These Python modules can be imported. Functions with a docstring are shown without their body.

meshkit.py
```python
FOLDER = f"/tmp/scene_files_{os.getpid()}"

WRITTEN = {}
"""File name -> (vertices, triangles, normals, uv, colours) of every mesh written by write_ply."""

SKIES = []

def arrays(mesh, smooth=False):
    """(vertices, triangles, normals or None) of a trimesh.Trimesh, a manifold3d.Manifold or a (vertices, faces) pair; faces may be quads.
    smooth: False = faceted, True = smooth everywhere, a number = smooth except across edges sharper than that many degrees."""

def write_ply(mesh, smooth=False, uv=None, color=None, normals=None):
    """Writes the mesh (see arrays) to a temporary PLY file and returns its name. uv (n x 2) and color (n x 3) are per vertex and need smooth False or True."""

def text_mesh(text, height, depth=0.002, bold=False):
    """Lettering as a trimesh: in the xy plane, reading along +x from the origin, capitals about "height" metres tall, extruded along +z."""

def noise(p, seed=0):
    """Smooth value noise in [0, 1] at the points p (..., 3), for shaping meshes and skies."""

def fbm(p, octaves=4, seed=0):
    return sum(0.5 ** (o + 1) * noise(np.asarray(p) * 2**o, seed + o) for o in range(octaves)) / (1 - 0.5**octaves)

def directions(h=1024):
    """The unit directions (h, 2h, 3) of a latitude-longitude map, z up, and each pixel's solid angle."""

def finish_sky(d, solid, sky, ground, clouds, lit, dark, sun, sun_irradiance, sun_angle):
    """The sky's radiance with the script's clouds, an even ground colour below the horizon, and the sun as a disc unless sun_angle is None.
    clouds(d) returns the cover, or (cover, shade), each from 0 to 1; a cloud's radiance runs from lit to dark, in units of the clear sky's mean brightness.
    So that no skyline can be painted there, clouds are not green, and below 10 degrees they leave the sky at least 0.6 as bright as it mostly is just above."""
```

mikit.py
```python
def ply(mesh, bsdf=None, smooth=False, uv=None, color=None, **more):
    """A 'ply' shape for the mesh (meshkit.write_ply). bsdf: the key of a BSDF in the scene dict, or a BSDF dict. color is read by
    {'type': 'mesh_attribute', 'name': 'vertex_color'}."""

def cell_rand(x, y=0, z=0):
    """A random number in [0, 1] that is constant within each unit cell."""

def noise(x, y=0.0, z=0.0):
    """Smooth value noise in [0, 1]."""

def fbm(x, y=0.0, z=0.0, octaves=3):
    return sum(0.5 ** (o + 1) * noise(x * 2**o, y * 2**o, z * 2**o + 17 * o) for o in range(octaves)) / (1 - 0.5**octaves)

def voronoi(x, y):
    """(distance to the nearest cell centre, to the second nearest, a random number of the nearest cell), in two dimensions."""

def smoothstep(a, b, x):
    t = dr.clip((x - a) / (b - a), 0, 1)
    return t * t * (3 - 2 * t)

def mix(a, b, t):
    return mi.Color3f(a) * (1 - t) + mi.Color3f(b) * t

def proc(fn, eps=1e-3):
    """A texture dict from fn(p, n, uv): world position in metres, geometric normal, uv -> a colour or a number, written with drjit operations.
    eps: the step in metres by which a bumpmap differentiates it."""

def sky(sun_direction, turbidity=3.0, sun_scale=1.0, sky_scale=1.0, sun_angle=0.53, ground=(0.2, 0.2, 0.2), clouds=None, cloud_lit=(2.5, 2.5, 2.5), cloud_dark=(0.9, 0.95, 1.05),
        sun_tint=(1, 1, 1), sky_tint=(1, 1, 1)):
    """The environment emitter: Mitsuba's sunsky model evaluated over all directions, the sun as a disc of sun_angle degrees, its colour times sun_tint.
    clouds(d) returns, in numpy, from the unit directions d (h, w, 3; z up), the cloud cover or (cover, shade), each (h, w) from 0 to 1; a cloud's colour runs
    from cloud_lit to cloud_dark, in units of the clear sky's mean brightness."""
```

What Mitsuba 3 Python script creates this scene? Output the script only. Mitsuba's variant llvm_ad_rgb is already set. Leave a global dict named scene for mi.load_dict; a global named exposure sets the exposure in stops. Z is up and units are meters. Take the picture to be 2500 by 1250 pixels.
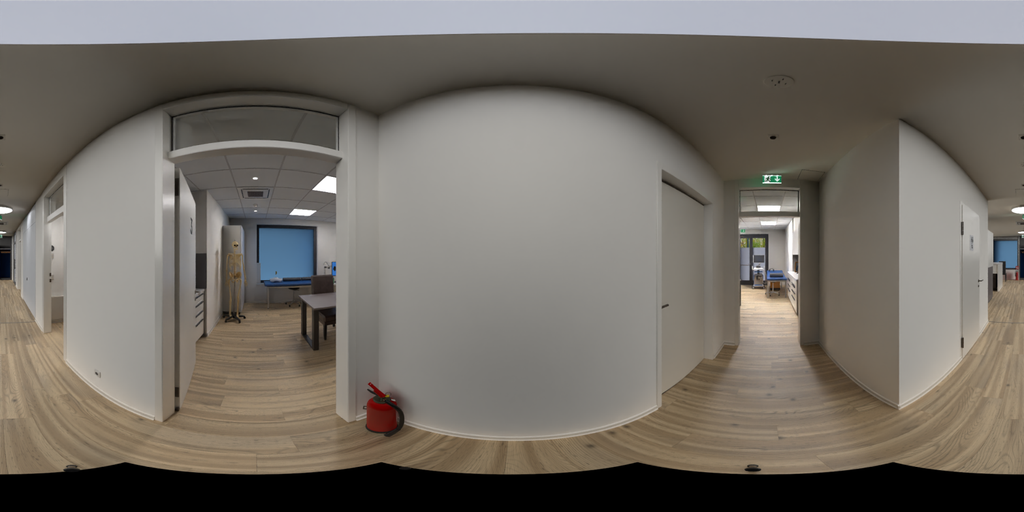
import math, random, contextlib
import numpy as np, trimesh, drjit as dr, mitsuba as mi
import shapely, shapely.geometry as sg, shapely.affinity as sa
import mikit, meshkit
from mikit import noise, fbm, mix, smoothstep, cell_rand, proc
PI = math.pi
T = mi.ScalarTransform4f

# ---------------------------------------------------------------- camera, sky, exposure
# The photograph is a full turn (360 x 180 degrees).  A perspective camera sees less than half a turn, so the
# place is built UNROLLED: every plan is measured round the middle of the hall crossing, and the turn round that
# point is laid out along x (arc length), the distance from it along y, heights stay as they are.
EYE, K = 1.50, 1.00
scene, labels = {}, {}
scene['camera'] = {'type': 'perspective', 'fov': math.degrees(2 * math.atan(K * PI)), 'fov_axis': 'x', 'near_clip': 0.05, 'far_clip': 500.0,
                   'to_world': T().look_at(origin=[0, 0, EYE], target=[0, 1, EYE], up=[0, 0, 1])}
scene['sky'] = mikit.sky([0.3, -0.5, 0.8], turbidity=4.0, sun_scale=0.0, sky_scale=7.2, sun_angle=None, ground=(0, 0, 0),
                         clouds=lambda d: np.ones(d.shape[:2]), cloud_lit=(1.015, 1.0, .965), cloud_dark=(1.015, 1.0, .965))
exposure = 0.0
LAMP = (0.36, 0.39, 0.475)      # the lamp overhead
PANEL, PANEL_EXAM = 16.0, 78.0      # ceiling panels of the rooms
DISC = 5.0                     # round lamps down the hall


# ---------------------------------------------------------------- unrolling
def unroll(P, tc):
    x, y, z = P[:, 0], P[:, 1], P[:, 2]
    rho = np.maximum(np.hypot(x, y), 1e-6)
    th = np.arctan2(x, y)
    th = tc + (th - tc + PI) % (2 * PI) - PI
    h = z - EYE
    t = np.abs(h) / rho
    f = np.where(t < 1e-3, 1 + t * t / 3, np.maximum(t, 1e-9) / np.arctan(np.maximum(t, 1e-9)))
    D = rho * f
    return np.stack([th * D, D / K, z], 1)


def refine(V, A, F, tc, tol=5e-4, most=7):
    for _ in range(most):
        W = unroll(V, tc)
        e = np.sort(np.stack([F, np.roll(F, -1, 1)], -1).reshape(-1, 2), 1)
        ue, inv = np.unique(e, axis=0, return_inverse=True)
        inv = inv.reshape(-1, 3)
        mid = (V[ue[:, 0]] + V[ue[:, 1]]) / 2
        wm = unroll(mid, tc)
        err = np.linalg.norm(wm - (W[ue[:, 0]] + W[ue[:, 1]]) / 2, axis=1) / np.maximum(wm[:, 1], 0.2)
        mark = err > tol
        if not mark.any():
            break
        idx = np.full(len(ue), -1)
        idx[mark] = len(V) + np.arange(mark.sum())
        V = np.vstack([V, mid[mark]])
        A = np.vstack([A, (A[ue[mark, 0]] + A[ue[mark, 1]]) / 2])
        m = idx[inv]
        n = (m >= 0).sum(1)
        out = [F[n == 0]]
        for r in range(3):
            a, b, c = (F[:, (r + i) % 3] for i in range(3))
            p, q, s = (m[:, (r + i) % 3] for i in range(3))   # mids of ab, bc, ca
            k = (n == 1) & (p >= 0)
            out += [np.stack([a, p, c], 1)[k], np.stack([p, b, c], 1)[k]]
            k = (n == 2) & (s < 0)
            out += [np.stack([p, b, q], 1)[k], np.stack([a, p, q], 1)[k], np.stack([a, q, c], 1)[k]]
        k = n == 3
        a, b, c = F[k].T
        p, q, s = m[k].T
        out += [np.stack(x, 1) for x in ((a, p, s), (p, b, q), (s, q, c), (p, q, s))]
        F = np.vstack(out)
    return V, A, F


def corner_normals(V, F, angle):
    """Unwelded corners with normals smoothed across edges flatter than angle."""
    key = np.round(V * 1e5).astype(np.int64)
    _, w = np.unique(key, axis=0, return_inverse=True)
    w = w.reshape(-1)
    fn = np.cross(V[F[:, 1]] - V[F[:, 0]], V[F[:, 2]] - V[F[:, 0]])
    ar = np.linalg.norm(fn, axis=1, keepdims=True)
    keep = ar[:, 0] > 1e-12
    F, fn, ar = F[keep], fn[keep], ar[keep]
    un = fn / ar
    vid = w[F].reshape(-1)
    cf = np.repeat(np.arange(len(F)), 3)
    order = np.argsort(vid, kind='stable')
    sv = vid[order]
    start = np.r_[0, np.nonzero(np.diff(sv))[0] + 1]
    cnt = np.diff(np.r_[start, len(sv)])
    N = np.repeat(un, 3, 0)
    if angle:
        per = np.repeat(cnt, cnt)
        i = np.repeat(np.arange(len(sv)), per)
        first = np.repeat(np.repeat(start, cnt), per)
        j = first + (np.arange(len(i)) - np.repeat(np.cumsum(per) - per, per))
        fi, fj = cf[order[i]], cf[order[j]]
        ok = (un[fi] * un[fj]).sum(1) > math.cos(math.radians(angle))
        N = np.zeros((len(vid), 3))
        for k in range(3):
            N[:, k] = np.bincount(order[i[ok]], fn[fj[ok], k], len(vid))
        N /= np.linalg.norm(N, axis=1, keepdims=True) + 1e-30
    return V[F].reshape(-1, 3), N, np.repeat(un, 3, 0), np.arange(3 * len(F)).reshape(-1, 3)


def finish(chunks, angle, uvo=(0, 0), swap=False):
    """[(V, F, tc)] -> unrolled vertices, triangles, normals, uv (metres in the true plan)."""
    Vs, Fs, Ns, Us, at = [], [], [], [], 0
    for V, F, tc in chunks:
        V, N, un, F = corner_normals(np.asarray(V, float), np.asarray(F, int), angle)
        if tc is None:
            c = V.mean(0)
            tc = math.atan2(c[0], c[1])
        ax = np.argmax(np.abs(un) + [0, 0, 1e-3], 1)
        uv = np.where((ax == 2)[:, None], V[:, [0, 1]], np.where((ax == 0)[:, None], V[:, [1, 2]], V[:, [0, 2]]))
        V, A, F = refine(V, np.hstack([N, uv]), F, tc)
        N, uv = A[:, :3], A[:, 3:] + np.asarray(uvo)
        W, e = unroll(V, tc), 1e-5
        J = np.stack([(unroll(V + d, tc) - unroll(V - d, tc)) / (2 * e) for d in np.eye(3) * e], -1)
        g = np.linalg.solve(np.swapaxes(J, 1, 2), N[..., None])[..., 0]
        g /= np.linalg.norm(g, axis=1, keepdims=True) + 1e-30
        Vs.append(W), Fs.append(F + at), Ns.append(g), Us.append(uv)
        at += len(W)
    return np.vstack(Vs), np.vstack(Fs), np.vstack(Ns), np.vstack(Us)


# ---------------------------------------------------------------- entries, names, labels
POSE, SEAM = [np.eye(4)], [None]


@contextlib.contextmanager
def at(loc=(0, 0, 0), rz=0.0, m=None):
    M = np.eye(4)
    c, s = math.cos(rz), math.sin(rz)
    M[:2, :2], M[:3, 3] = [[c, -s], [s, c]], loc
    POSE.append(POSE[-1] @ (M if m is None else m))
    yield
    POSE.pop()


@contextlib.contextmanager
def seam(tc):
    SEAM.append(tc)
    yield
    SEAM.pop()


def wallframe(o, u):
    """Local (along u, up, out of the wall) as (x, z, -y): a box's x runs right along the wall, y runs INTO the wall, z up."""
    u = np.array([u[0], u[1], 0.0]) / math.hypot(*u[:2])
    n = np.cross(u, [0, 0, 1])
    M = np.eye(4)
    M[:3, 0], M[:3, 1], M[:3, 2], M[:3, 3] = u, -n, [0, 0, 1], [o[0], o[1], 0]
    return M


used = {}


def numbered(name):
    n = used.get(name, 0)
    used[name] = n + 1
    return name if n == 0 else f'{name}_{n:03d}'


def thing(name, label, cat, group=None):
    key = numbered(name)
    labels[key] = {'label': label, 'category': cat}
    if group:
        labels[key]['group'] = group
    return key


def struct(name, label=None):
    key = numbered(name)
    labels[key] = {'kind': 'structure'}
    if label:
        labels[key]['label'] = label
    return key


def joined(geoms):
    if isinstance(geoms, tuple) and len(geoms) == 2 and not isinstance(geoms[0], tuple):
        geoms = [geoms]
    Vs, Fs, n = [], [], 0
    for V, F in geoms:
        V, F = np.asarray(V, float), np.asarray(F, int)
        Vs.append(V), Fs.append(F + n)
        n += len(V)
    return np.vstack(Vs), np.vstack(Fs)


def put(key, geoms, mat, angle=32, uvo=(0, 0), emit=None, chunks=None):
    if chunks is None:
        V, F = joined(geoms)
        M = POSE[-1]
        V = V @ M[:3, :3].T + M[:3, 3]
        chunks = [(V, F, SEAM[-1])]
    W, F, N, U = finish(chunks, angle, uvo)
    d = {'type': 'ply', 'filename': meshkit.write_ply((W, F), False, U, None, normals=N), 'face_normals': False, 'bsdf': {'type': 'ref', 'id': 'mat_' + mat}}
    if emit is not None:
        d['emitter'] = {'type': 'area', 'radiance': emit if isinstance(emit, dict) else {'type': 'rgb', 'value': [float(v) for v in emit]}}
    scene[key] = d
    return key


def part(parent, name, geoms, mat, label=None, kind=None, **kw):
    key = put(numbered(parent + '__' + name), geoms, mat, **kw)
    if label or kind:
        labels[key] = {k: v for k, v in (('label', label), ('kind', kind)) if v}
    return key


# ---------------------------------------------------------------- shapes, each (vertices, triangles)
BOXF = np.array([[0, 2, 3], [0, 3, 1], [4, 5, 7], [4, 7, 6], [0, 1, 5], [0, 5, 4], [2, 6, 7], [2, 7, 3], [0, 4, 6], [0, 6, 2], [1, 3, 7], [1, 7, 5]])


def box(x0, x1, y0, y1, z0, z1, b=0.0):
    x0, x1 = min(x0, x1), max(x0, x1)
    y0, y1 = min(y0, y1), max(y0, y1)
    z0, z1 = min(z0, z1), max(z0, z1)
    if not b:
        return np.array([[x, y, z] for z in (z0, z1) for y in (y0, y1) for x in (x0, x1)], float), BOXF
    b = min(b, (x1 - x0) * .45, (y1 - y0) * .45, (z1 - z0) * .45)
    pts = []
    for sx in (0, 1):
        for sy in (0, 1):
            for sz in (0, 1):
                X, Y, Z = (x0, x1)[sx], (y0, y1)[sy], (z0, z1)[sz]
                ix, iy, iz = X + (b, -b)[sx], Y + (b, -b)[sy], Z + (b, -b)[sz]
                pts += [[X, iy, iz], [ix, Y, iz], [ix, iy, Z]]
    return hull(pts)


def hull(pts):
    m = trimesh.convex.convex_hull(np.asarray(pts, float))
    return np.array(m.vertices), np.array(m.faces)


def lathe(prof, n=24, c=(0, 0, 0), axis=2):
    prof = np.asarray(prof, float)
    a = np.arange(n) * 2 * PI / n
    V = np.stack([prof[:, None, 0] * np.cos(a), prof[:, None, 0] * np.sin(a), np.repeat(prof[:, 1:2], n, 1)], -1).reshape(-1, 3)
    i, j = np.meshgrid(np.arange(len(prof) - 1), np.arange(n), indexing='ij')
    q = [i * n + j, i * n + (j + 1) % n, (i + 1) * n + (j + 1) % n, (i + 1) * n + j]
    F = np.vstack([np.stack([q[0], q[1], q[2]], -1).reshape(-1, 3), np.stack([q[0], q[2], q[3]], -1).reshape(-1, 3)])
    if axis == 0:
        V = V[:, [2, 0, 1]]
    if axis == 1:
        V = V[:, [1, 2, 0]]
    return V + np.asarray(c, float), F


def cyl(r, z0, z1, n=20, c=(0, 0, 0), axis=2, b=0.0):
    if b:
        return lathe([(0, z0), (r - b, z0), (r, z0 + b), (r, z1 - b), (r - b, z1), (0, z1)], n, c, axis)
    return lathe([(0, z0), (r, z0), (r, z1), (0, z1)], n, c, axis)


def tube(path, r, n=10, cap=True):
    p = np.asarray(path, float)
    r = np.broadcast_to(np.asarray(r, float), (len(p),))
    t = np.gradient(p, axis=0)
    t /= np.linalg.norm(t, axis=1, keepdims=True) + 1e-12
    a = np.cross(t[0], [0, 0, 1] if abs(t[0][2]) < .9 else [1, 0, 0])
    fr = []
    for k in range(len(p)):
        a = a - t[k] * (a @ t[k])
        a /= np.linalg.norm(a) + 1e-12
        fr.append((a, np.cross(t[k], a)))
    ang = np.arange(n) * 2 * PI / n
    V = np.vstack([p[k] + r[k] * (np.cos(ang)[:, None] * fr[k][0] + np.sin(ang)[:, None] * fr[k][1]) for k in range(len(p))])
    i, j = np.meshgrid(np.arange(len(p) - 1), np.arange(n), indexing='ij')
    q = [i * n + j, i * n + (j + 1) % n, (i + 1) * n + (j + 1) % n, (i + 1) * n + j]
    F = np.vstack([np.stack([q[0], q[1], q[2]], -1).reshape(-1, 3), np.stack([q[0], q[2], q[3]], -1).reshape(-1, 3)])
    if cap:
        m = len(V)
        V = np.vstack([V, p[:1], p[-1:]])
        k = np.arange(n)
        F = np.vstack([F, np.stack([(k + 1) % n, k, k * 0 + m], 1), np.stack([(len(p) - 1) * n + k, (len(p) - 1) * n + (k + 1) % n, k * 0 + m + 1], 1)])
    return V, F


def curve(pts, n=16):
    from scipy.interpolate import CubicSpline
    p = np.asarray(pts, float)
    s = np.r_[0, np.cumsum(np.linalg.norm(np.diff(p, axis=0), axis=1))]
    return CubicSpline(s, p)(np.linspace(0, s[-1], n))


def bar(p, q, w, h, b=0.0):
    """A straight bar of width w (level) and height h from p to q."""
    p, q = np.asarray(p, float), np.asarray(q, float)
    d = q - p
    L = np.linalg.norm(d)
    d /= L
    s = np.cross(d, [0, 0, 1] if abs(d[2]) < .95 else [0, 1, 0])
    s /= np.linalg.norm(s)
    u = np.cross(s, d)
    V, F = box(0, L, -w / 2, w / 2, -h / 2, h / 2, b)
    return p + V[:, :1] * d - V[:, 1:2] * s + V[:, 2:] * u, F


def ball(c, r, k=2):
    m = trimesh.creation.icosphere(k)
    return m.vertices * np.asarray(r, float) + np.asarray(c, float), m.faces


def flat(poly, d0, d1):
    """A shapely outline (x right, y up) as a plate on a wall frame: y from -d1 to -d0 (out of the wall)."""
    out = []
    for g in getattr(poly, 'geoms', [poly]):
        m = trimesh.creation.extrude_polygon(g, d1 - d0, engine='earcut')
        v = np.array(m.vertices)
        out.append((np.stack([v[:, 0], -d0 - v[:, 2], v[:, 1]], 1), np.array(m.faces)))
    return joined(out)


def lying(poly, z0, z1):
    out = []
    for g in getattr(poly, 'geoms', [poly]):
        m = trimesh.creation.extrude_polygon(g, z1 - z0, engine='earcut')
        v = np.array(m.vertices)
        v[:, 2] += z0
        out.append((v, np.array(m.faces)))
    return joined(out)


def letters(text, h, x, z, depth=0.003, bold=False):
    m = meshkit.text_mesh(text, h, depth, bold)
    v = np.array(m.vertices)
    v[:, 0] -= (v[:, 0].min() + v[:, 0].max()) / 2
    return np.stack([v[:, 0] + x, -v[:, 2], v[:, 1] + z], 1), np.array(m.faces)


def moved(g, loc=(0, 0, 0), rz=0, rx=0, ry=0, s=1):
    V, F = g
    M = trimesh.transformations.euler_matrix(rx, ry, rz)[:3, :3]
    return (np.asarray(V) * s) @ M.T + np.asarray(loc, float), F


# ---------------------------------------------------------------- materials
def c(r, g, b):
    x = np.array([r, g, b]) / 255
    return [float(v) for v in np.where(x < .04045, x / 12.92, ((x + .055) / 1.055) ** 2.4)]


def mat(name, color, rough=.5, metal=0.0, spec=.5, coat=0.0, bump=None, bscale=.001, eps=1e-3):
    col = {'type': 'rgb', 'value': color} if isinstance(color, list) else color
    b = {'type': 'principled', 'base_color': col, 'roughness': rough, 'metallic': metal, 'specular': spec}
    if coat:
        b |= {'clearcoat': coat, 'clearcoat_gloss': .9}
    if bump is not None:
        b = {'type': 'bumpmap', 'arbitrary': proc(bump, eps), 'scale': bscale, 'nested': b}
    scene['mat_' + name] = {'type': 'twosided', 'bsdf': b}
    return name


def weave(p, n, uv):
    u, v = uv.x * (2 * PI / .0065), uv.y * (2 * PI / .0058)
    row = dr.floor(uv.y / .0058)
    return dr.sin(u + row * PI) * dr.sin(v) + .9 * noise(uv.x * 260, uv.y * 260)


def wood(p, n, uv):
    pid = dr.floor(uv.x * 2)                        # the plank's own number is in its uv offset
    u, v = uv.x - pid * .5, uv.y
    r1, r2, r3 = cell_rand(pid, 1), cell_rand(pid, 2), cell_rand(pid, 3)
    ox = pid * 3.7
    warp1 = fbm(u * 4.5 + ox, v * .9 + r1 * 50, 3.0, octaves=3)
    wob = noise(u * 22 + ox, v * 6)
    ring = u * 62 + (16 + 22 * r2) * (warp1 - .5) + .8 * wob
    g = dr.abs(ring - dr.floor(ring) - .5) * 2
    blot = noise(u * 9 + ox, v * 1.3, 9.0)
    line = smoothstep(.55, 1.0, g) * (.12 + .62 * smoothstep(.25, .8, blot))
    ring2 = u * 210 + 9 * warp1 + 1.5 * noise(u * 60 + ox, v * 7)
    g2 = dr.abs(ring2 - dr.floor(ring2) - .5) * 2
    fine = noise(u * 520 + ox, v * 13)
    streak = noise(u * 34 + ox, v * .9 + r3 * 30)
    pore = smoothstep(.72, .92, noise(u * 380 + ox, v * 34 + 7)) * noise(u * 30 + ox, v * 3)
    base = mix(c(181, 155, 121), c(214, 190, 154), smoothstep(.2, .8, streak))
    base = base * (.84 + .22 * r1) * (.91 + .18 * fine)
    base = base * (1 - .5 * line) * (1 - .13 * g2 * g2) * (1 - .5 * pore)
    grey = smoothstep(.54, .80, fbm(u * 7 + ox + 31, v * 1.7, 1.0, octaves=2))
    base = mix(base, base * mi.Color3f(.80, .82, .88), grey * .8)
    kx, ky = (u + r2 * .3) * 5.2 + ox, (v + r3) * 1.15
    dk = dr.square((kx - dr.floor(kx) - .5) / .10) + dr.square((ky - dr.floor(ky) - .5) / .026)
    knot = dr.exp(-dk) * dr.select(cell_rand(dr.floor(kx), dr.floor(ky), pid) > .66, 1.0, 0.0)
    return base * (1 - .68 * knot)


def wood_bump(p, n, uv):
    return noise(uv.x * 420, uv.y * 9) + .5 * noise(uv.x * 42, uv.y * 2)


mat('wall_paint', c(238, 236, 232), .75, spec=.25, bump=weave, bscale=.0002, eps=5e-4)
mat('plain_paint', c(238, 236, 232), .75, spec=.25)
mat('ceiling_paint', c(240, 235, 225), .9, spec=.1)
mat('tile_paint', c(206, 210, 214), .95, spec=.1, bump=lambda p, n, uv: noise(uv.x * 160, uv.y * 160), bscale=.0006)
mat('tile_grid', c(172, 173, 176), .7, spec=.2)
mat('lacquer', c(238, 236, 231), .32, spec=.5)
mat('door_grey', c(218, 213, 203), .4, spec=.4)
mat('lacquer_cool', c(222, 225, 231), .5, spec=.25)
mat('skirting', c(220, 218, 212), .5, spec=.3)
mat('lip', c(252, 249, 244), .4, spec=.4)
mat('wood_floor', proc(wood), .48, spec=.35, bump=wood_bump, bscale=.00012)
mat('subfloor', c(104, 86, 64), .9, spec=.1)
mat('steel', c(150, 140, 128), .32, metal=1.0)
mat('dark_steel', c(92, 84, 76), .38, metal=.9)
mat('chrome', c(200, 200, 202), .12, metal=1.0)
mat('black_metal', c(24, 24, 26), .42, spec=.5)
mat('black_plastic', c(22, 22, 23), .5, spec=.4)
mat('anthracite', c(44, 45, 50), .45, spec=.5)
mat('dark_grey', c(74, 72, 72), .6, spec=.4)
mat('brown_grey', c(104, 95, 94), .45, spec=.5)
mat('white_plastic', c(222, 222, 220), .35, spec=.5)
mat('cream_plastic', c(206, 200, 190), .4, spec=.5)
mat('red_paint', c(164, 6, 5), .30, spec=.05)
mat('red_plain', c(178, 20, 20), .4)
mat('olive_metal', c(64, 64, 46), .4, metal=.3)
mat('yellow_plastic', c(206, 178, 22), .4)
mat('rubber', c(16, 16, 17), .55, spec=.4)
mat('bone', proc(lambda p, n, uv: mix(c(196, 172, 118), c(228, 208, 160), fbm(uv.x * 30, uv.y * 30, 0.0))), .55, spec=.4)
mat('bone_dark', c(120, 70, 48), .7)
mat('hollow', c(30, 22, 16), .9, spec=.1)
mat('leather', proc(lambda p, n, uv: mix(c(46, 34, 30), c(62, 47, 42), fbm(uv.x * 22, uv.y * 22))), .42, spec=.5, bump=lambda p, n, uv: noise(uv.x * 240, uv.y * 240), bscale=.0006)
mat('blue_vinyl', c(14, 56, 108), .4, spec=.5)
mat('blue_board', c(70, 122, 205), .35, spec=.5)
mat('grey_vinyl', c(86, 86, 88), .5, spec=.4)
mat('white_cloth', c(228, 230, 236), .8, spec=.2)
mat('orange_wood', c(190, 126, 40), .5)
mat('hanger_wood', c(222, 160, 92), .5)
mat('quartz', c(232, 230, 230), .15, spec=.6)
mat('green_plastic', c(24, 148, 88), .35)
mat('blue_plastic', c(40, 110, 190), .35)
mat('sign_green', c(0, 120, 58), .5)
mat('sign_white', c(225, 230, 228), .5)
mat('ink', c(22, 22, 24), .5)
mat('terrace', c(214, 212, 208), .9)
mat('bark', c(84, 68, 50), .9)
mat('olive_sticker', c(150, 134, 74), .6)
scene['mat_clear_glass'] = {'type': 'thindielectric', 'int_ior': 1.5, 'specular_transmittance': {'type': 'rgb', 'value': [.82, .86, .83]}}
def frosted(name, col, dt, rough=.35):
    scene['mat_' + name] = {'type': 'principledthin', 'base_color': {'type': 'rgb', 'value': col}, 'roughness': rough, 'diff_trans': dt, 'spec_trans': 0.0, 'eta': 1.5}
frosted('blue_film', c(190, 226, 255), 2.0)
frosted('white_film', c(240, 243, 255), 2.0)
def leafmat(name, a, b):
    scene['mat_' + name] = {'type': 'principledthin', 'base_color': proc(lambda p, n, uv: mix(c(*a), c(*b), noise(p.x * 6, p.y * 6, p.z * 6))), 'roughness': .6, 'diff_trans': .9, 'spec_trans': 0.0}
leafmat('leaf_yellow', (250, 214, 80), (226, 206, 60))
leafmat('leaf_green', (150, 196, 60), (206, 226, 90))
leafmat('leaf_dark', (120, 150, 60), (176, 190, 90))

# ---------------------------------------------------------------- the plan
CEIL, CEIL3, CEILE = 2.74, 2.69, 2.85
XL, XR = -0.78, 0.77
WF = [(-0.78, 0.73), (2.41, 0.672)]
WD = [(0.77, -0.80), (2.41, -0.782)]
def yF(x): return WF[0][1] + (x - WF[0][0]) * (WF[1][1] - WF[0][1]) / (WF[1][0] - WF[0][0])
FR_LEFT = wallframe((XL, 0), (0, 1))                 # x local = Y
FR_FRONT = wallframe((0, yF(0)), (WF[1][0] - WF[0][0], WF[1][1] - WF[0][1]))   # x local ~ X
FR_END = wallframe((2.41, 0), (0, -1))               # x local = -Y
FR_SIDE = wallframe((0, -0.8085), (-1, -.011))       # x local = -X
FR_RIGHT = wallframe((XR, 0), (0, -1))               # x local = -Y
SEAM_L, SEAM_R = -PI + .02, PI - .02

# ceiling of the hall: one sheet laid out by bearing
OUT = sg.Polygon([(-.9, .86), (2.5, .86), (2.5, -.9), (.88, -.9), (.88, -3.42), (3.4, -3.42), (3.4, -10.35), (-.9, -10.35)])
ring = sg.LinearRing(OUT.exterior.coords)
def reach(t):
    hit = sg.LineString([(0, 0), (40 * math.sin(t), 40 * math.cos(t))]).intersection(ring)
    return min(math.hypot(g.x, g.y) for g in (hit.geoms if hasattr(hit, 'geoms') else [hit]))
corners = [math.atan2(x, y) for x, y in OUT.exterior.coords[:-1]]
corners = [a + s * 2 * PI for a in corners for s in (-1, 0, 1)]
def ceiling_chunks():
    ts = set(np.linspace(-PI - .16, PI + .16, 111).tolist())
    for a in corners:
        if abs(a) < PI + .15:
            ts |= {a - 1e-4, a + 1e-4}
    ts = sorted(ts)
    rs = [.003, .1, .2, .32, .45, .6, .75]
    out = []
    for a, b in zip(ts[:-1], ts[1:]):
        V = []
        for t in (a, b):
            R = reach(t)
            row = [r for r in rs] + [rs[-1] + (R - rs[-1]) * k / 6 for k in range(1, 7)]
            V += [(r * math.sin(t), r * math.cos(t), CEIL) for r in row]
        n = len(V) // 2
        F = [f for k in range(n - 1) for f in ((k, k + 1, n + k + 1), (k, n + k + 1, n + k))]
        F = [(x, z, y) for x, y, z in F]
        out.append((np.array(V), np.array(F)[:, ::-1], (a + b) / 2))
    return out
ceil = struct('ceiling', 'plain warm white hall ceiling')
put(ceil, None, 'ceiling_paint', angle=60, chunks=ceiling_chunks())

# walls ------------------------------------------------------------
def wall(name, frame, pieces, mat_='wall_paint', th=.15, label=None):
    """pieces: (x0, x1, z0, z1) in the wall's frame."""
    k = struct(name, label)
    with at(m=frame):
        put(k, [box(a, b, 0, th, z0, z1) for a, b, z0, z1 in pieces], mat_)
    return k
D1 = (-.555, .545)        # doorway to the consulting room, outer frame
D2 = (-2.90, -1.80)
CUP = (-5.46, -3.52)
D4 = (-7.25, -5.95)
D5 = (-9.25, -8.00)
H = CEIL + .05
wall('wall_left', FR_LEFT, [(D1[1], .90, 0, H), (D2[1], D1[0], 0, H), (CUP[1], D2[0], 0, H), (D4[1], CUP[0], 0, H), (D5[1], D4[0], 0, H), (-10.2, D5[0], 0, H), (.90, 3.2, 0, H)],
     label='white textured wall left of the hall')
L3 = (.857, 1.955)
wall('wall_front', FR_FRONT, [(-.93, L3[0], 0, H), (L3[0], L3[1], 2.235, H), (L3[1], 2.56, 0, H)], label='large white wall with woven wallpaper facing the camera')
E1 = (-.498, .535)        # local x = -Y
wall('wall_end', FR_END, [(-.70, E1[0], 0, H), (E1[1], .80, 0, H)], th=.14, label='narrow wall beside the doorway at the end of the side hall')
wall('wall_side', FR_SIDE, [(-2.56, -.77, 0, H)], th=.12, label='white wall right of the side hall')
WC = (1.90, 2.68)
wall('wall_right', FR_RIGHT, [(.80, WC[0], 0, H), (WC[0], WC[1], 2.17, H), (WC[1], 3.42, 0, H)], th=.12, label='white wall with the toilet door')
# skirting boards
def sweep_profile(prof, a, b):
    n = len(prof)
    V = [(x, y, z) for x in (a, b) for y, z in prof]
    F = [f for i in range(n) for f in ((i, (i + 1) % n, n + (i + 1) % n), (i, n + (i + 1) % n, n + i))]
    F = [(q, p, r) for p, q, r in F]
    F += [(0, i, i + 1) for i in range(1, n - 1)] + [(n, n + i + 1, n + i) for i in range(1, n - 1)]
    return np.array(V), np.array(F)[:, ::-1]
def skirting(name, frame, spans):
    k = struct(name)
    with at(m=frame):
        part(k, 'board', [sweep_profile([(.002, .004), (-.010, .004), (-.010, .056), (.002, .058)], a, b) for a, b in spans], 'skirting', angle=20)
        part(k, 'foot_lip', [sweep_profile([(.002, 0), (-.018, 0), (-.0185, .006), (-.011, .017), (.002, .017)], a, b) for a, b in spans], 'lip', angle=20)
        part(k, 'top_lip', [sweep_profile([(.002, .055), (-.011, .055), (-.010, .060), (-.002, .067), (.002, .067)], a, b) for a, b in spans], 'lip', angle=20)
skirting('baseboard_left', FR_LEFT, [(D1[1], .73), (D2[1], D1[0]), (CUP[1], D2[0]), (D4[1], CUP[0]), (D5[1], D4[0])])
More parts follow.
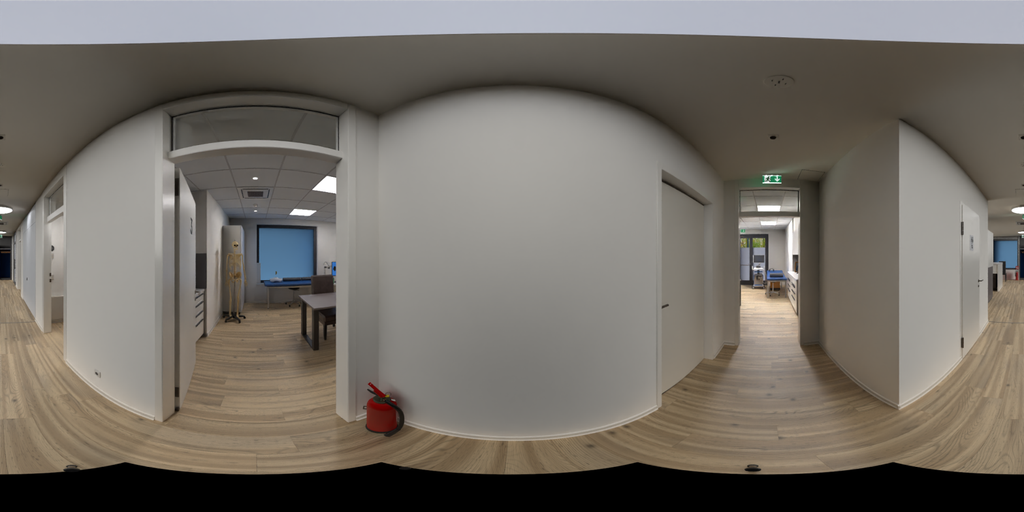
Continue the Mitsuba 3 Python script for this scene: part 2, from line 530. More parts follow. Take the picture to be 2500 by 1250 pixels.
skirting('baseboard_front', FR_FRONT, [(-.78, L3[0]), (L3[1], 2.41)])
skirting('baseboard_end', FR_END, [(-.67, E1[0]), (E1[1], .79)])
skirting('baseboard_side', FR_SIDE, [(-2.41, -.754)])
skirting('baseboard_right', FR_RIGHT, [(.784, WC[0]), (WC[1], 3.42)])

# floor --------------------------------------------------------------
HOLE = []
for k in range(96):
    al = (k % 24 - 12) / 12 * (PI / 4)
    r = .353 / math.cos(al) * (1 - .048 * (al / (PI / 4)) ** 2)
    t = math.radians(-.9) + (k // 24) * PI / 2 + al
    HOLE.append((r * math.sin(t), r * math.cos(t)))
HOLE = sg.Polygon(HOLE)
R_HALL = sg.Polygon([(-.95, .74), (2.56, .70), (2.56, -.82), (.80, -.82), (.80, -3.42), (3.2, -3.42), (3.2, -10.16), (-.95, -10.16)]).difference(HOLE)
R_DOOR = sg.box(.85, .70, 1.96, .80)
R_CONS = sg.box(-5.06, -1.47, -.93, 3.1)
R_EXAM = sg.box(2.55, -1.25, 8.22, 3.0)
R_TREAT = sg.box(-3.2, -3.28, -.93, -1.62)
def visible(*pts): return sg.Polygon([(0, 0)] + [tuple(p) for p in pts])
REGION = shapely.union_all([R_HALL, R_DOOR, R_CONS, R_EXAM, R_TREAT])
SEEN = shapely.union_all([
    sg.box(-.95, -10.16, .8, .75), sg.box(.7, -.85, 2.56, .8), sg.box(.77, -10.16, 1.9, -3.42),
    sg.Polygon([(-.9, -.52), (-.9, .52), (-5.1, 2.9), (-5.1, -1.0), (-2.6, -1.0)]), sg.Polygon([(2.5, .5), (2.5, -.52), (5.5, -.95), (8.25, -.95), (8.25, 1.6)]),
    sg.Polygon([(-.9, -1.85), (-.9, -2.85), (-1.0, -3.28), (-1.6, -3.28)])])
floor = struct('floor', 'oak plank floor running through hall and rooms')
sub = []
for half, tc in ((sg.box(-9, 0, 9, 9), 0.0), (sg.box(-9, -20, 0, 0), -2.0), (sg.box(0, -20, 9, 0), 2.0)):
    for g in getattr(REGION.intersection(half), 'geoms', [REGION.intersection(half)]):
        V, F = trimesh.creation.triangulate_polygon(g, engine='earcut')
        sub.append((np.c_[V, np.full(len(V), -.004)], F, tc))
put(floor, None, 'subfloor', angle=0, chunks=[(V, F if np.linalg.det((V[F[0][1:]] - V[F[0][0]])[:, :2]) > 0 else F[:, ::-1], t) for V, F, t in sub])
PW, PL = .18, 1.22
rng = random.Random(5)
planks = []
def plank_branches(poly):
    x0, y0, x1, y1 = poly.bounds
    if y1 < .05 and x0 < -1e-6 and x1 > 1e-6:
        return (SEAM_L, SEAM_R)
    if y1 < .05 and x0 >= -1e-6 and x1 < .3:
        return (2.4,)
    if y1 < .05 and x1 <= 1e-6 and x0 > -.3:
        return (-2.4,)
    return (None,)
for i in range(-29, 47):
    x0 = -.018 + PW * i
    off = rng.random() * PL if i % 1 == 0 else 0
    for j in range(-10, 5):
        y0 = j * PL + off
        cell = sg.box(x0 + .00035, y0 + .00035, x0 + PW - .00035, y0 + PL - .00035)
        if not cell.intersects(SEEN):
            continue
        p = cell.intersection(REGION)
        for g in getattr(p, 'geoms', [p]):
            if g.is_empty or g.area < 1e-4 or not g.intersects(SEEN):
                continue
            cx, cy = g.centroid.coords[0]
            planks.append((g.area ** .5 * .6 / (cx * cx + cy * cy + 2.2), g, x0))
planks.sort(key=lambda q: -q[0])
def plank_mesh(g):
    x0, y0, x1, y1 = g.bounds
    if abs(g.area - (x1 - x0) * (y1 - y0)) < 1e-6:
        V, F = box(x0, x1, y0, y1, -.004, 0)
        return V, F[2:]
    return lying(g, -.004, 0)
rest, made = [], 0
for pid, (_, g, px0) in enumerate(planks):
    for tc in plank_branches(g):
        V, F = plank_mesh(g)
        off = (pid * .5 + .05 - px0, rng.random() * 3)
        if made < 300:
            key = numbered('floor__plank')
            put(key, None, 'wood_floor', angle=0, uvo=off, chunks=[(V, F, tc)])
            made += 1
        else:
            rest.append((V, F, tc, off))
if rest:
    W, Fs, N, U, n = [], [], [], [], 0
    for V, F, tc, off in rest:
        a, b, d, e = finish([(V, F, tc)], 0, off)
        W.append(a), Fs.append(b + n), N.append(d), U.append(e)
        n += len(a)
    scene['floor__far_planks'] = {'type': 'ply', 'filename': meshkit.write_ply((np.vstack(W), np.vstack(Fs)), False, np.vstack(U), None, normals=np.vstack(N)), 'face_normals': False, 'bsdf': {'type': 'ref', 'id': 'mat_wood_floor'}}
    labels['floor__far_planks'] = {'kind': 'stuff'}
for tc, x0, x1 in ((SEAM_L, .17, .9), (SEAM_R, -.9, -.02)):
    with seam(tc):
        k = struct('floor', 'hall floor beyond the edge of the picture')
        put(k, [box(x0, x1, -10.16, -.5, -.01, -.001)], 'wood_floor', angle=0, uvo=(450.3, 0))
for tc, x0, x1 in ((SEAM_L, -.78, .4), (SEAM_R, -.4, .78)):
    with seam(tc):
        k = struct('trim', 'thin metal joint strip across the hall floor')
        put(k, [box(x0, x1, -3.45, -3.425, -.003, .004, .002)], 'steel')

# ---------------------------------------------------------------- door frames
def frame_parts(key, fr, x0, x1, ztop, jamb, depth, bar=None, headh=.083, glass=True, m='lacquer', proud=.008, full=CEIL):
    """x0..x1 outer, jamb width; bar: (z0, z1) of the transom bar; pane above it."""
    with at(m=fr):
        for a, b in ((x0, x0 + jamb), (x1 - jamb, x1)):
            part(key, 'jamb', [box(a, b, -proud, depth, 0, full, .004)], m)
        part(key, 'head', [box(x0 + jamb, x1 - jamb, -proud, depth, ztop, full, .004)], m)
        if bar:
            part(key, 'transom_bar', [box(x0 + jamb - .004, x1 - jamb + .004, .055, depth, bar[0], bar[1], .004)], m)
            g = .012
            a0, a1, b0, b1, y = x0 + jamb, x1 - jamb, bar[1], ztop, depth - .03
            part(key, 'gasket', [box(a0, a0 + g, y - .008, y + .008, b0, b1), box(a1 - g, a1, y - .008, y + .008, b0, b1), box(a0, a1, y - .008, y + .008, b1 - g, b1)], 'white_plastic')
            part(key, 'seal', [box(a0, a1, y - .012, y - .009, b1 - .006, b1), box(a0, a0 + .005, y - .012, y - .009, b0, b1), box(a1 - .005, a1, y - .012, y - .009, b0, b1)], 'ink')
            part(key, 'transom_pane', [(np.array([(a0, y, b0), (a1, y, b0), (a1, y, b1), (a0, y, b1)], float), np.array([(0, 1, 2), (0, 2, 3)]))], 'clear_glass')


def lever(parent, x, z, s, out=.05, m='steel', length=.11, rz=.024):
    """a lever handle on a wall frame: s = direction of the grip along x."""
    h = part(parent, 'handle', [cyl(.009, -out, .002, 12, (x, 0, z), 1), tube([(x - .008 * s, -out, z), (x + length * s, -out, z)], .0095, 12)], m, 'satin steel lever handle')
    part(h, 'rosette', [cyl(rz, -.008, .002, 20, (x, 0, z), 1, .002)], m)
    return h


# doorway to the consulting room, left of the camera
d1 = struct('door_1', 'open white doorway with glazed transom, door numbered 3')
frame_parts(d1, FR_LEFT, D1[0], D1[1], 2.657, .055, .14, (2.161, 2.224))
hx, hy = -.965, -.486
fx, fy = -1.795, -.700
ang = math.atan2(fy - hy, fx - hx)
LEAF = wallframe((hx, hy), (fx - hx, fy - hy))
with at(m=LEAF):
    leaf = part(d1, 'leaf', [box(0, .885, 0, .042, .006, 2.15, .003)], 'lacquer', 'white door leaf swung open into the room')
    part(leaf, 'number', [letters('3', .152, .53, 1.72, .002, True)], 'ink', 'black numeral 3')
    for z in (.30, 1.99):
        part(leaf, 'hinge', [box(-.006, .002, .006, .034, z - .07, z + .07, .003)], 'dark_steel', 'dark steel hinge plate')
    part(leaf, 'pivot', [box(-.02, .002, .004, .03, .006, .05, .004)], 'dark_steel')
    lever(leaf, .83, 1.075, -1, .055)
    part(leaf, 'lock', [cyl(.022, -.008, .002, 18, (.83, 0, .985), 1, .002), box(.826, .834, -.010, -.006, .978, .992)], 'steel')
    part(leaf, 'latch', [box(.884, .888, .010, .034, .93, 1.16, .001)], 'steel')

# doorway to the treatment room, further down the left wall
d2 = struct('door_2', 'white doorway with glazed transom further along the left wall')
frame_parts(d2, FR_LEFT, D2[0], D2[1], 2.60, .085, .14, (2.12, 2.215))
with at(m=FR_LEFT):
    part(d2, 'strike_plate', [box(D2[0] + .083, D2[0] + .088, .105, .135, 1.13, 1.19, .001), box(D2[0] + .083, D2[0] + .088, .105, .135, 1.02, 1.08, .001)], 'dark_steel')

# door in the front wall: closed, deep set
d3 = struct('door_3', 'closed beige white door set deep in the front wall')
with at(m=FR_FRONT):
    a, b = L3
    for p, q in ((a, a + .05), (b - .05, b)):
        part(d3, 'jamb', [box(p, q, -.010, .15, 0, 2.235, .004)], 'lacquer')
    part(d3, 'head', [box(a + .05, b - .05, -.010, .15, 2.172, 2.235, .004)], 'lacquer')
    part(d3, 'seal', [box(a + .05, b - .05, .112, .15, 2.150, 2.172), box(b - .062, b - .05, .112, .15, 0, 2.172), box(a + .05, a + .056, .112, .15, 0, 2.172)], 'dark_steel')
    leaf = part(d3, 'leaf', [box(a + .056, b - .062, .105, .148, .008, 2.150, .003)], 'door_grey')
    with at((0, .105, 0)):
        h = lever(leaf, a + .095, 1.10, 1, .06, 'dark_steel', .10)

# doorway to the examination room at the end of the side hall
d4 = struct('door_4', 'white doorway with glazed transom at the end of the side hall')
frame_parts(d4, FR_END, E1[0], E1[1], 2.582, .057, .14, (2.119, 2.197))

# toilet door on the right wall
d5 = struct('door_5', 'white toilet door with pictogram plate on the right wall')
with at(m=FR_RIGHT):
    a, b = WC
    part(d5, 'frame', [box(a - .04, a, -.006, .10, 0, 2.17, .003), box(b, b + .02, -.006, .10, 0, 2.17, .003), box(a - .04, b + .02, -.006, .10, 2.17, 2.21, .003)], 'lacquer')
    leaf = part(d5, 'leaf', [box(a + .002, b - .002, -.022, .03, .006, 2.165, .004)], 'lacquer')
    for z in (.30, 1.85):
        hg = part(leaf, 'hinge', [cyl(.010, z - .085 + .058 * k, z - .085 + .058 * k + .053, 14, (a - .006, -.026, 0), 2, .002) for k in range(3)] + [box(a - .022, a - .004, -.022, -.012, z - .08, z + .08, .002)], 'dark_steel', 'three part steel hinge')
    with at((0, -.022, 0)):
        lever(leaf, b - .075, 1.085, 1, .05, 'dark_steel', .10)
        part(leaf, 'lock', [cyl(.02, -.008, .002, 18, (b - .075, 0, .995), 1, .002), box(b - .078, b - .072, -.011, -.006, .988, 1.002)], 'dark_steel')
        sgn = part(leaf, 'sign_plate', [box(a + .27, a + .42, -.006, .001, 1.58, 1.80, .001)], 'lacquer_cool', 'grey plate with toilet pictograms')
        def man(x, z, s, skirt=False):
            g = sg.Point(x, z + .080 * s).buffer(.011 * s)
            body = sg.box(x - .018 * s, z + .03 * s, x + .018 * s, z + .066 * s) if not skirt else sg.Polygon([(x - .008 * s, z + .066 * s), (x + .008 * s, z + .066 * s), (x + .026 * s, z + .024 * s), (x - .026 * s, z + .024 * s)])
            legs = shapely.union_all([sg.box(x - .014 * s, z, x - .003 * s, z + .035 * s), sg.box(x + .003 * s, z, x + .014 * s, z + .035 * s)])
            return shapely.union_all([g, body, legs])
        wheel = sg.LineString([(.02 * math.cos(t), .02 * math.sin(t)) for t in np.linspace(.9, 6.0, 20)]).buffer(.005)
        chair_ = shapely.union_all([wheel, sg.Point(-.006, .052).buffer(.008), sg.LineString([(-.006, .042), (-.004, .014), (.018, .012), (.028, -.016), (.034, -.016)]).buffer(.005)])
        part(sgn, 'pictogram', [flat(man(a + .325, 1.70, .85), .006, .008), flat(man(a + .375, 1.70, .85, True), .006, .008), flat(sa.translate(chair_, a + .345, 1.635), .006, .008)], 'ink')

# built-in cupboard, door frames further down the left wall
cup = thing('wall_cupboard', 'tall grey built-in cupboard with small lock, flush in the left hall wall', 'cupboard')
with at(m=FR_LEFT):
    a, b = CUP
    part(cup, 'carcass', [box(a, b, .03, .15, 0, CEIL)], 'dark_grey')
    dl = part(cup, 'door', [box(a + .012, b - .022, -.004, .03, .03, 2.262, .003)], 'lacquer_cool')
    part(cup, 'upper_panel', [box(a + .012, b - .022, -.004, .03, 2.268, CEIL - .03, .003)], 'lacquer_cool')
    part(dl, 'lock', [cyl(.016, -.012, 0, 14, (-4.58, 0, .87), 1, .002), box(-4.60, -4.56, -.02, -.012, .80, .86, .003)], 'dark_steel')
d6 = struct('door_6', 'far white doorway near the end of the left wall')
frame_parts(d6, FR_LEFT, D4[0], D4[1], 2.62, .06, .14, (2.13, 2.19))
d7 = struct('door_7', 'dark framed glass door at the far end of the left wall')
with at(m=FR_LEFT):
    a, b = D5
    part(d7, 'frame', [box(a, a + .08, -.012, .1, 0, CEIL, .004), box(b - .08, b, -.012, .1, 0, CEIL, .004), box(a + .08, b - .08, -.012, .1, CEIL - .09, CEIL, .004), box(a + .08, b - .08, -.012, .1, 2.15, 2.24, .004), box(a + .08, b - .08, -.012, .1, 0, .10, .004)], 'anthracite')
    part(d7, 'pane', [box(a + .08, b - .08, .03, .04, .10, 2.15), box(a + .08, b - .08, .03, .04, 2.24, CEIL - .09)], 'lacquer_cool')
    part(d7, 'handle', [tube([(b - .11, -.05, .85), (b - .11, -.05, 1.35)], .014, 10), cyl(.008, -.05, .02, 8, (b - .11, 0, .9), 1), cyl(.008, -.05, .02, 8, (b - .11, 0, 1.3), 1)], 'dark_steel')

# socket on the left wall
s1 = thing('wall_socket', 'square white wall socket low on the wall left of the open doorway', 'socket')
with at(m=FR_LEFT):
    with at((-1.14, 0, .29)):
        part(s1, 'plate', [box(-.041, .041, -.010, .001, -.041, .041, .004)], 'white_plastic')
        part(s1, 'insert', [lathe([(.021, -.010), (.0235, -.014), (.026, -.010)], 24, axis=1), box(-.0275, .0275, -.0115, -.009, -.0275, .0275, .001)], 'white_plastic')
        part(s1, 'hole', [cyl(.019, -.0125, -.0115, 20, axis=1), cyl(.003, -.0135, -.012, 8, (-.009, 0, 0), 1), cyl(.003, -.0135, -.012, 8, (.009, 0, 0), 1)], 'dark_grey')

# ---------------------------------------------------------------- ceiling lamps and fittings of the hall
def round_lamp(key, x, y, r, emit, zb, n=72):
    with at((x, y, 0)):
        part(key, 'rim', [lathe([(r, zb), (r + .012, zb + .004), (r + .012, CEIL + .01), (r - .05, CEIL + .01)], n)], 'cream_plastic', angle=50)
        part(key, 'diffuser', [lathe([(.004, zb - .002), (r * .33, zb - .0015), (r * .66, zb - .001), (r, zb)], n)], 'white_plastic', angle=60, emit=emit)
# the lamp right overhead: laid out all the way round
ov = thing('ceiling_lamp', 'large round white ceiling lamp right overhead, along the top edge of the picture', 'ceiling lamp')
ox, oy, orad, ozb = -.012, -.042, .288, 2.69
def overhead():
    rim, dif = [], []
    ts = np.linspace(-PI - .16, PI + .16, 87)
    for a, b in zip(ts[:-1], ts[1:]):
        rows = []
        for t in (a, b):
            d = np.array([math.sin(t), math.cos(t)])
            o = np.array([ox, oy])
            pb = o @ d
            R = pb + math.sqrt(max(pb * pb - o @ o + orad ** 2, 0))
            rows.append((d, R))
        def strip(rz):
            V = [(*(d * r(R)), z) for d, R in rows for r, z in rz]
            n = len(rz)
            F = [f for k in range(n - 1) for f in ((k, k + 1, n + k + 1), (k, n + k + 1, n + k))]
            return np.array(V), np.array(F), (a + b) / 2
        dif.append(strip([(lambda R, q=q: .003 + (R - .003) * q, ozb) for q in (0, .35, .7, 1)]))
        rim.append(strip([(lambda R: R, ozb), (lambda R: R + .010, ozb + .004), (lambda R: R + .010, CEIL + .005)]))
    return rim, dif
orim, odif = overhead()
def up(ch): return [(V, F, t) for V, F, t in ch]
put('ceiling_lamp__rim', None, 'cream_plastic', angle=50, chunks=up(orim))
put('ceiling_lamp__diffuser', None, 'white_plastic', angle=50, chunks=up(odif), emit=LAMP)
for tc, side in ((SEAM_L, 'left'), (SEAM_R, 'right')):
    with seam(tc):
        for y, r, far in ((-4.13, .31, 'nearer'), (-8.16, .30, 'farther')):
            k = thing('ceiling_lamp', f'lit round ceiling lamp, the {far} of the two down the hall at the {side} edge', 'ceiling lamp')
            round_lamp(k, 0, y, r, (DISC, DISC, DISC * 1.04), CEIL - .06)

def downlight(x, y, label, group=None):
    k = thing('downlight', label, 'downlight', group)
    with at((x, y, CEIL)):
        part(k, 'bezel', [box(-.047, .047, -.047, .047, -.004, .004, .002)], 'cream_plastic')
        part(k, 'ring', [lathe([(.034, -.004), (.033, -.008), (.029, -.008), (.026, -.003)], 28)], 'cream_plastic')
        part(k, 'reflector', [lathe([(.027, -.0045), (.012, -.0042), (.0, -.0042)], 24)], 'hollow')
downlight(1.39, -.044, 'small square unlit downlight in the ceiling before the end doorway')
for tc, side in ((SEAM_L, 'left'), (SEAM_R, 'right')):
    with seam(tc):
        downlight(0, -1.39, f'small square downlight cut by the {side} edge, the nearer one')
        downlight(0, -2.67, f'tiny square downlight cut by the {side} edge, the farther one')
def cover(x, y, r, label):
    k = thing('ceiling_cover', label, 'ceiling cover')
    with at((x, y, CEIL)):
        part(k, 'disc', [lathe([(r + .003, .002), (r, -.004), (r * .5, -.005), (0, -.005)], 40)], 'ceiling_paint')
        for i in range(4):
            t = i * PI / 2 + .45
            part(k, 'slot', [moved(box(-.006, .006, -.0022, .0022, -.0075, -.004), (r * .52 * math.cos(t), r * .52 * math.sin(t), 0), .2)], 'dark_grey')
        part(k, 'sensor', [cyl(.004, -.009, -.004, 10, (-.006, 0, 0)), cyl(.004, -.009, -.004, 10, (.006, 0, 0))], 'dark_grey')
cover(.68, -.046, .062, 'flat round cover with small slots in the ceiling of the side hall')
with seam(SEAM_L):
    cover(.0, -1.98, .062, 'flat round ceiling cover cut by the left edge of the picture')
with seam(SEAM_R):
    cover(.0, -1.98, .062, 'flat round ceiling cover cut by the right edge of the picture')
def hatch(x0, x1, y0, y1, label):
    k = thing('ceiling_hatch', label, 'access panel')
    part(k, 'gap', [box(x0 - .004, x1 + .004, y0 - .004, y1 + .004, CEIL - .0015, CEIL + .004)], 'dark_grey')
    part(k, 'panel', [box(x0, x1, y0, y1, CEIL - .004, CEIL + .004, .001)], 'ceiling_paint')
hatch(2.07, 2.40, -.75, -.44, 'flush square access panel in the ceiling corner beside the exit sign')
with seam(SEAM_L):
    hatch(-.15, .2, -3.2, -2.85, 'flush access panel in the hall ceiling at the left edge')
with seam(SEAM_R):
    hatch(-.2, .15, -3.2, -2.85, 'flush access panel in the hall ceiling at the right edge')

def cassette(key, x, y, z, w=.6):
    """Ceiling air conditioner: frame, flaps and grille."""
    with at((x, y, z)):
        h = w / 2
        part(key, 'body', [box(-h, h, -h, h, -.012, .0, .004)], 'white_plastic')
        part(key, 'slit', [box(-h * .72, h * .72, s * h * .78 - .008, s * h * .78 + .008, -.016, -.011) for s in (-1, 1)] + [box(s * h * .78 - .008, s * h * .78 + .008, -h * .72, h * .72, -.016, -.011) for s in (-1, 1)], 'ink')
        part(key, 'inner_panel', [box(-h * .68, h * .68, -h * .68, h * .68, -.022, -.010, .004)], 'white_plastic')
        part(key, 'grille_back', [box(-h * .46, h * .46, -h * .46, h * .46, -.0235, -.021)], 'hollow')
        for i in range(15):
            q = (i - 7) / 7.5 * h * .46
            part(key, 'slat', [box(-h * .46, h * .46, q - .004, q + .004, -.028, -.022)], 'brown_grey')
for tc, side in ((SEAM_L, 'left'), (SEAM_R, 'right')):
    with seam(tc):
        k = thing('air_conditioner', f'square ceiling air conditioner in the hall at the {side} edge', 'air conditioner')
        cassette(k, 0, -6.08, CEIL)

# ---------------------------------------------------------------- exit signs
def runner():
    L = lambda *p, w=.07: sg.LineString(p).buffer(w, cap_style='round')
    return shapely.union_all([sg.Point(.63, .86).buffer(.085), L((.55, .70), (.47, .42), w=.10), L((.57, .70), (.72, .52), (.86, .52), w=.045), L((.52, .70), (.32, .62), (.24, .47), w=.045),
                              L((.47, .42), (.66, .28), (.76, .06), (.84, .06), w=.055), L((.46, .42), (.40, .22), (.14, .20), w=.055)])
def arrow():
    return sg.Polygon([(.43, .9), (.57, .9), (.57, .42), (.78, .62), (.78, .44), (.5, .12), (.22, .44), (.22, .62), (.43, .42)])
def exit_sign(key, fr, w, h, z, glow=1.0, flip=False, both=False, rod=.0):
    """Lit plate on a wall frame, centred on x = 0, its lower edge at z."""
    with at(m=fr):
        part(key, 'housing', [box(-w / 2 - .004, w / 2 + .004, -.012, .025, z + h, z + h + .022, .003)] + ([box(-.02, .02, -.01, .02, z + h + .02, z + h + rod)] if rod else []), 'white_plastic')
        part(key, 'plate', [box(-w / 2, w / 2, 0, .012, z, z + h, .001)], 'sign_green', emit=(.0, .14 * glow, .06 * glow))
        part(key, 'edge_light', [box(-w / 2, w / 2, -.003, .012, z - .006, z + .003, .001), box(-w / 2, w / 2, -.004, .010, z + h - .002, z + h + .004)], 'sign_white', emit=(1.1 * glow, 1.3 * glow, 1.25 * glow))
        x0 = -w / 2 + w * .10
        part(key, 'door_panel', [flat(sg.box(x0, z + .004, x0 + w * .31, z + h - .004), .001, .003)], 'sign_white', emit=(.55 * glow, .62 * glow, .62 * glow))
        part(key, 'figure', [flat(sa.translate(sa.scale(runner(), h * .92, h * .92, origin=(0, 0)), x0 - h * .08, z + h * .02), .003, .005)], 'sign_green', 'running figure')
        part(key, 'arrow', [flat(sa.translate(sa.scale(arrow(), h * .95, h * .95, origin=(0, 0)), w * .06, z + h * .03), .001, .004)], 'sign_white', 'arrow pointing down', emit=(.6 * glow, .68 * glow, .68 * glow))
        part(key, 'diode', [ball((q * w, -.006, z + h + .002), .006, 1) for q in (-.3, 0, .3)], 'sign_white', emit=(44 * glow, 50 * glow, 62 * glow))
k = thing('exit_sign', 'lit green exit sign with running figure, hung over the doorway of the side hall', 'exit sign')
exit_sign(k, wallframe((2.26, -.055), (0, -1)), .26, .122, 2.592)
k = thing('exit_sign', 'small green exit sign on the wall over the dark glass exit door', 'exit sign')
exit_sign(k, wallframe((8.12, 1.32), (0, -1)), .34, .16, 2.70, .7)
for tc, side in ((SEAM_L, 'left'), (SEAM_R, 'right')):
    with seam(tc):
        k = thing('exit_sign', f'exit sign seen edge on under the nearer hall lamp at the {side} edge', 'exit sign')
        exit_sign(k, wallframe((0, -4.72), (.42, .9)), .22, .11, 2.585, .6)
        k = thing('exit_sign', f'distant green exit sign under the farther hall lamp at the {side} edge', 'exit sign')
        exit_sign(k, wallframe((.0, -9.0), (-1, 0)), .27, .14, 2.52, .5, rod=.08)

# ---------------------------------------------------------------- big fire extinguisher in the corner
fe = thing('fire_extinguisher', 'squat red fire extinguisher with black hose standing in the near corner', 'fire extinguisher')
ex, ey, er = -.622, .606, .081
with at((ex, ey, 0), math.radians(45)):
    # local: -y towards the camera, x right
    part(fe, 'body', [lathe([(0, .012), (er - .004, .012), (er, .02), (er, .385), (er - .004, .405), (er - .014, .424), (er - .032, .440), (.034, .449), (0, .449)], 48)], 'red_paint', 'glossy red cylinder')
    part(fe, 'foot_ring', [lathe([(er - .01, 0), (er + .004, 0), (er + .006, .008), (er + .005, .026), (er - .002, .032), (er - .012, .03)], 48)], 'rubber')
    part(fe, 'collar', [lathe([(0, .445), (.045, .445), (.048, .450), (.048, .458), (.042, .463), (0, .463)], 36)], 'olive_metal')
    part(fe, 'valve', [lathe([(0, .46), (.020, .46), (.020, .488), (.014, .494), (.014, .508), (0, .51)], 24), cyl(.011, -.048, 0, 14, (.004, 0, .48), 1)], 'olive_metal')
    with at((.004, 0, .50), 0.0):
        part(fe, 'lever', [bar((.012, -.012, .0), (-.076, .030, .108), .026, .006, .002), bar((.0, -.01, -.008), (-.045, .016, .046), .022, .012, .003)], 'red_paint', 'red squeeze lever')
        part(fe, 'lever_hole', [moved(cyl(.006, -.0005, .0005, 14), (-.0675, .025, .1005), rx=-.2, ry=-.85)], 'sign_white')
        part(fe, 'handle', [tube(curve([(-.006, 0, -.004), (-.04, .014, .004), (-.066, .024, .02), (-.084, .03, .038)], 10), [.010, .009, .008, .008, .008, .008, .008, .007, .006, .004], 10)], 'black_plastic')
        part(fe, 'safety_pin', [tube([(.030 + .015 * math.cos(t), .002 + .009 * math.sin(t), .012 + .012 * math.sin(t)) for t in np.linspace(0, 2 * PI, 20)], .0014, 6)], 'dark_steel')
        part(fe, 'seal_tag', [box(.012, .036, -.012, .008, -.012, .002, .003)], 'yellow_plastic')
    part(fe, 'hose_fitting', [moved(cyl(.011, 0, .028, 14), (.012, -.030, .482), rx=.9, ry=.7)], 'steel')
    hose = curve([(.020, -.048, .492), (.052, -.070, .462), (.083, -.070, .395), (.099, -.062, .29), (.097, -.075, .185), (.080, -.098, .120), (.058, -.114, .085), (.044, -.120, .066)], 30)
    part(fe, 'hose', [tube(hose, .0125, 12)], 'rubber', 'thick black hose')
    part(fe, 'nozzle', [tube([hose[-5], hose[-1], hose[-1] + (hose[-1] - hose[-3])], [.0145, .0165, .018], 14)], 'black_plastic')
    part(fe, 'bracket', [tube([(-er + .002, -.01, .36), (-er - .014, -.012, .362), (-er - .016, -.012, .325), (-er + .002, -.01, .322)], .004, 8)], 'dark_steel')
    t = np.linspace(-.45, .55, 12)
    V = np.array([((er + .0012) * math.cos(a), (er + .0012) * math.sin(a), z) for a in t for z in (.14, .34)])
    part(fe, 'label', [(V, np.array([f for i in range(11) for f in ((2 * i, 2 * i + 2, 2 * i + 3), (2 * i, 2 * i + 3, 2 * i + 1))]))], 'white_label')
    V = np.array([(.050, -.006, .4432), (.072, -.012, .4338), (.071, .008, .4338), (.050, .010, .4432)]) + [0, 0, .0012]
    part(fe, 'sticker', [(V, np.array([(0, 1, 2), (0, 2, 3)]))], 'sign_white')
mat('white_label', proc(lambda p, n, uv: mix(c(170, 30, 26), c(210, 205, 200), smoothstep(.35, .5, dr.abs(uv.y * 46 - dr.floor(uv.y * 46) - .5) * 1.6 * smoothstep(.2, .5, noise(uv.y * 30, uv.x * 160))))), .4)

# feet of the camera tripod at the rim of the bare patch
for (tx, ty, lab) in ((175, 1139, 'brown tripod foot with dark rubber ring at the lower left'), (989, 1144, 'barely visible dark tripod foot below the red extinguisher'), (1838, 1138, 'brown tripod foot with dark rings at the lower right')):
    th, rr = (tx - 1250) / 2500 * 2 * PI, EYE / math.tan((ty - 625) / 1250 * PI)
    k = thing('tripod_foot', lab, 'tripod foot', None)
    with at((rr * math.sin(th), rr * math.cos(th), 0), -th):
        cut = .55 if tx == 989 else 1.0
        part(k, 'pad', [lathe([(0, 0), (.0145, 0), (.0155, .005), (.012, .012), (0, .012)], 24)], 'rubber')
        if cut == 1.0:
            part(k, 'tube', [tube([(0, -.002, .008), (0, -.044, .036)], [.0098, .0115], 16)], 'tripod_tube')
            part(k, 'collar', [tube([(0, -.036, .028), (0, -.041, .034), (0, -.050, .040)], [.017, .0205, .019], 20)], 'rubber')
mat('tripod_tube', c(92, 78, 62), .4)

# ---------------------------------------------------------------- the consulting room behind doorway 3
def shell(name, geoms, m='plain_paint', label=None):
    k = struct(name, label)
    put(k, geoms, m)
    return k
XW = -5.05
shell('wall_consulting_left', [box(-5.35, -2.65, -1.6, -.825, 0, 2.75), box(-2.65, -.93, -1.62, -1.47, 0, 2.75)], label='left wall of the consulting room')
WY, WZ = (.025, 2.01), (.64, 2.50)
shell('wall_consulting_window', [box(XW - .3, XW, -.9, WY[0], 0, 2.75), box(XW - .3, XW, WY[1], 3.2, 0, 2.75), box(XW - .3, XW, WY[0], WY[1], 0, WZ[0]), box(XW - .3, XW, WY[0], WY[1], WZ[1], 2.75)], label='window wall of the consulting room')
shell('wall_consulting_right', [box(-5.35, -.93, 3.1, 3.25, 0, 2.75)])
FR_WIN = wallframe((XW, 0), (0, 1))
skirting('baseboard_consulting', FR_WIN, [(-.355, 3.1)])
skirting('baseboard_consulting', wallframe((0, -.825), (-1, 0)), [(2.65, 3.95)])
skirting('baseboard_consulting', wallframe((-2.65, 0), (0, 1)), [(-.87, -.825)])

def tiled_ceiling(name, xs, ys, z, holes, label):
    k = struct(name, label)
    put(k, [box(min(xs), max(xs), min(ys), max(ys), z + .02, z + .05)], 'tile_grid')
    part(k, 'grid', [box(x - .010, x + .010, min(ys), max(ys), z - .002, z + .006) for x in xs[1:-1]] + [box(min(xs), max(xs), y - .010, y + .010, z - .002, z + .006) for y in ys[1:-1]], 'tile_grid', kind='stuff')
    for i, (a, b) in enumerate(zip(xs[:-1], xs[1:])):
        for j, (p, q) in enumerate(zip(ys[:-1], ys[1:])):
            if (i, j) in holes:
                continue
            part(k, 'panel', [box(min(a, b) + .008, max(a, b) - .008, min(p, q) + .008, max(p, q) - .008, z + .001, z + .02)], 'tile_paint')
    return k
XS3 = [-.93, -1.38, -2.0, -2.62, -3.24, -3.89, -4.5, -5.05]
YS3 = [-1.5, -.94, -.32, .30, .92, 1.54, 2.16, 2.78, 3.12]
tiled_ceiling('ceiling_consulting', XS3, YS3, CEIL3, {(2, 4), (5, 4), (3, 2)}, 'white panel ceiling of the consulting room')
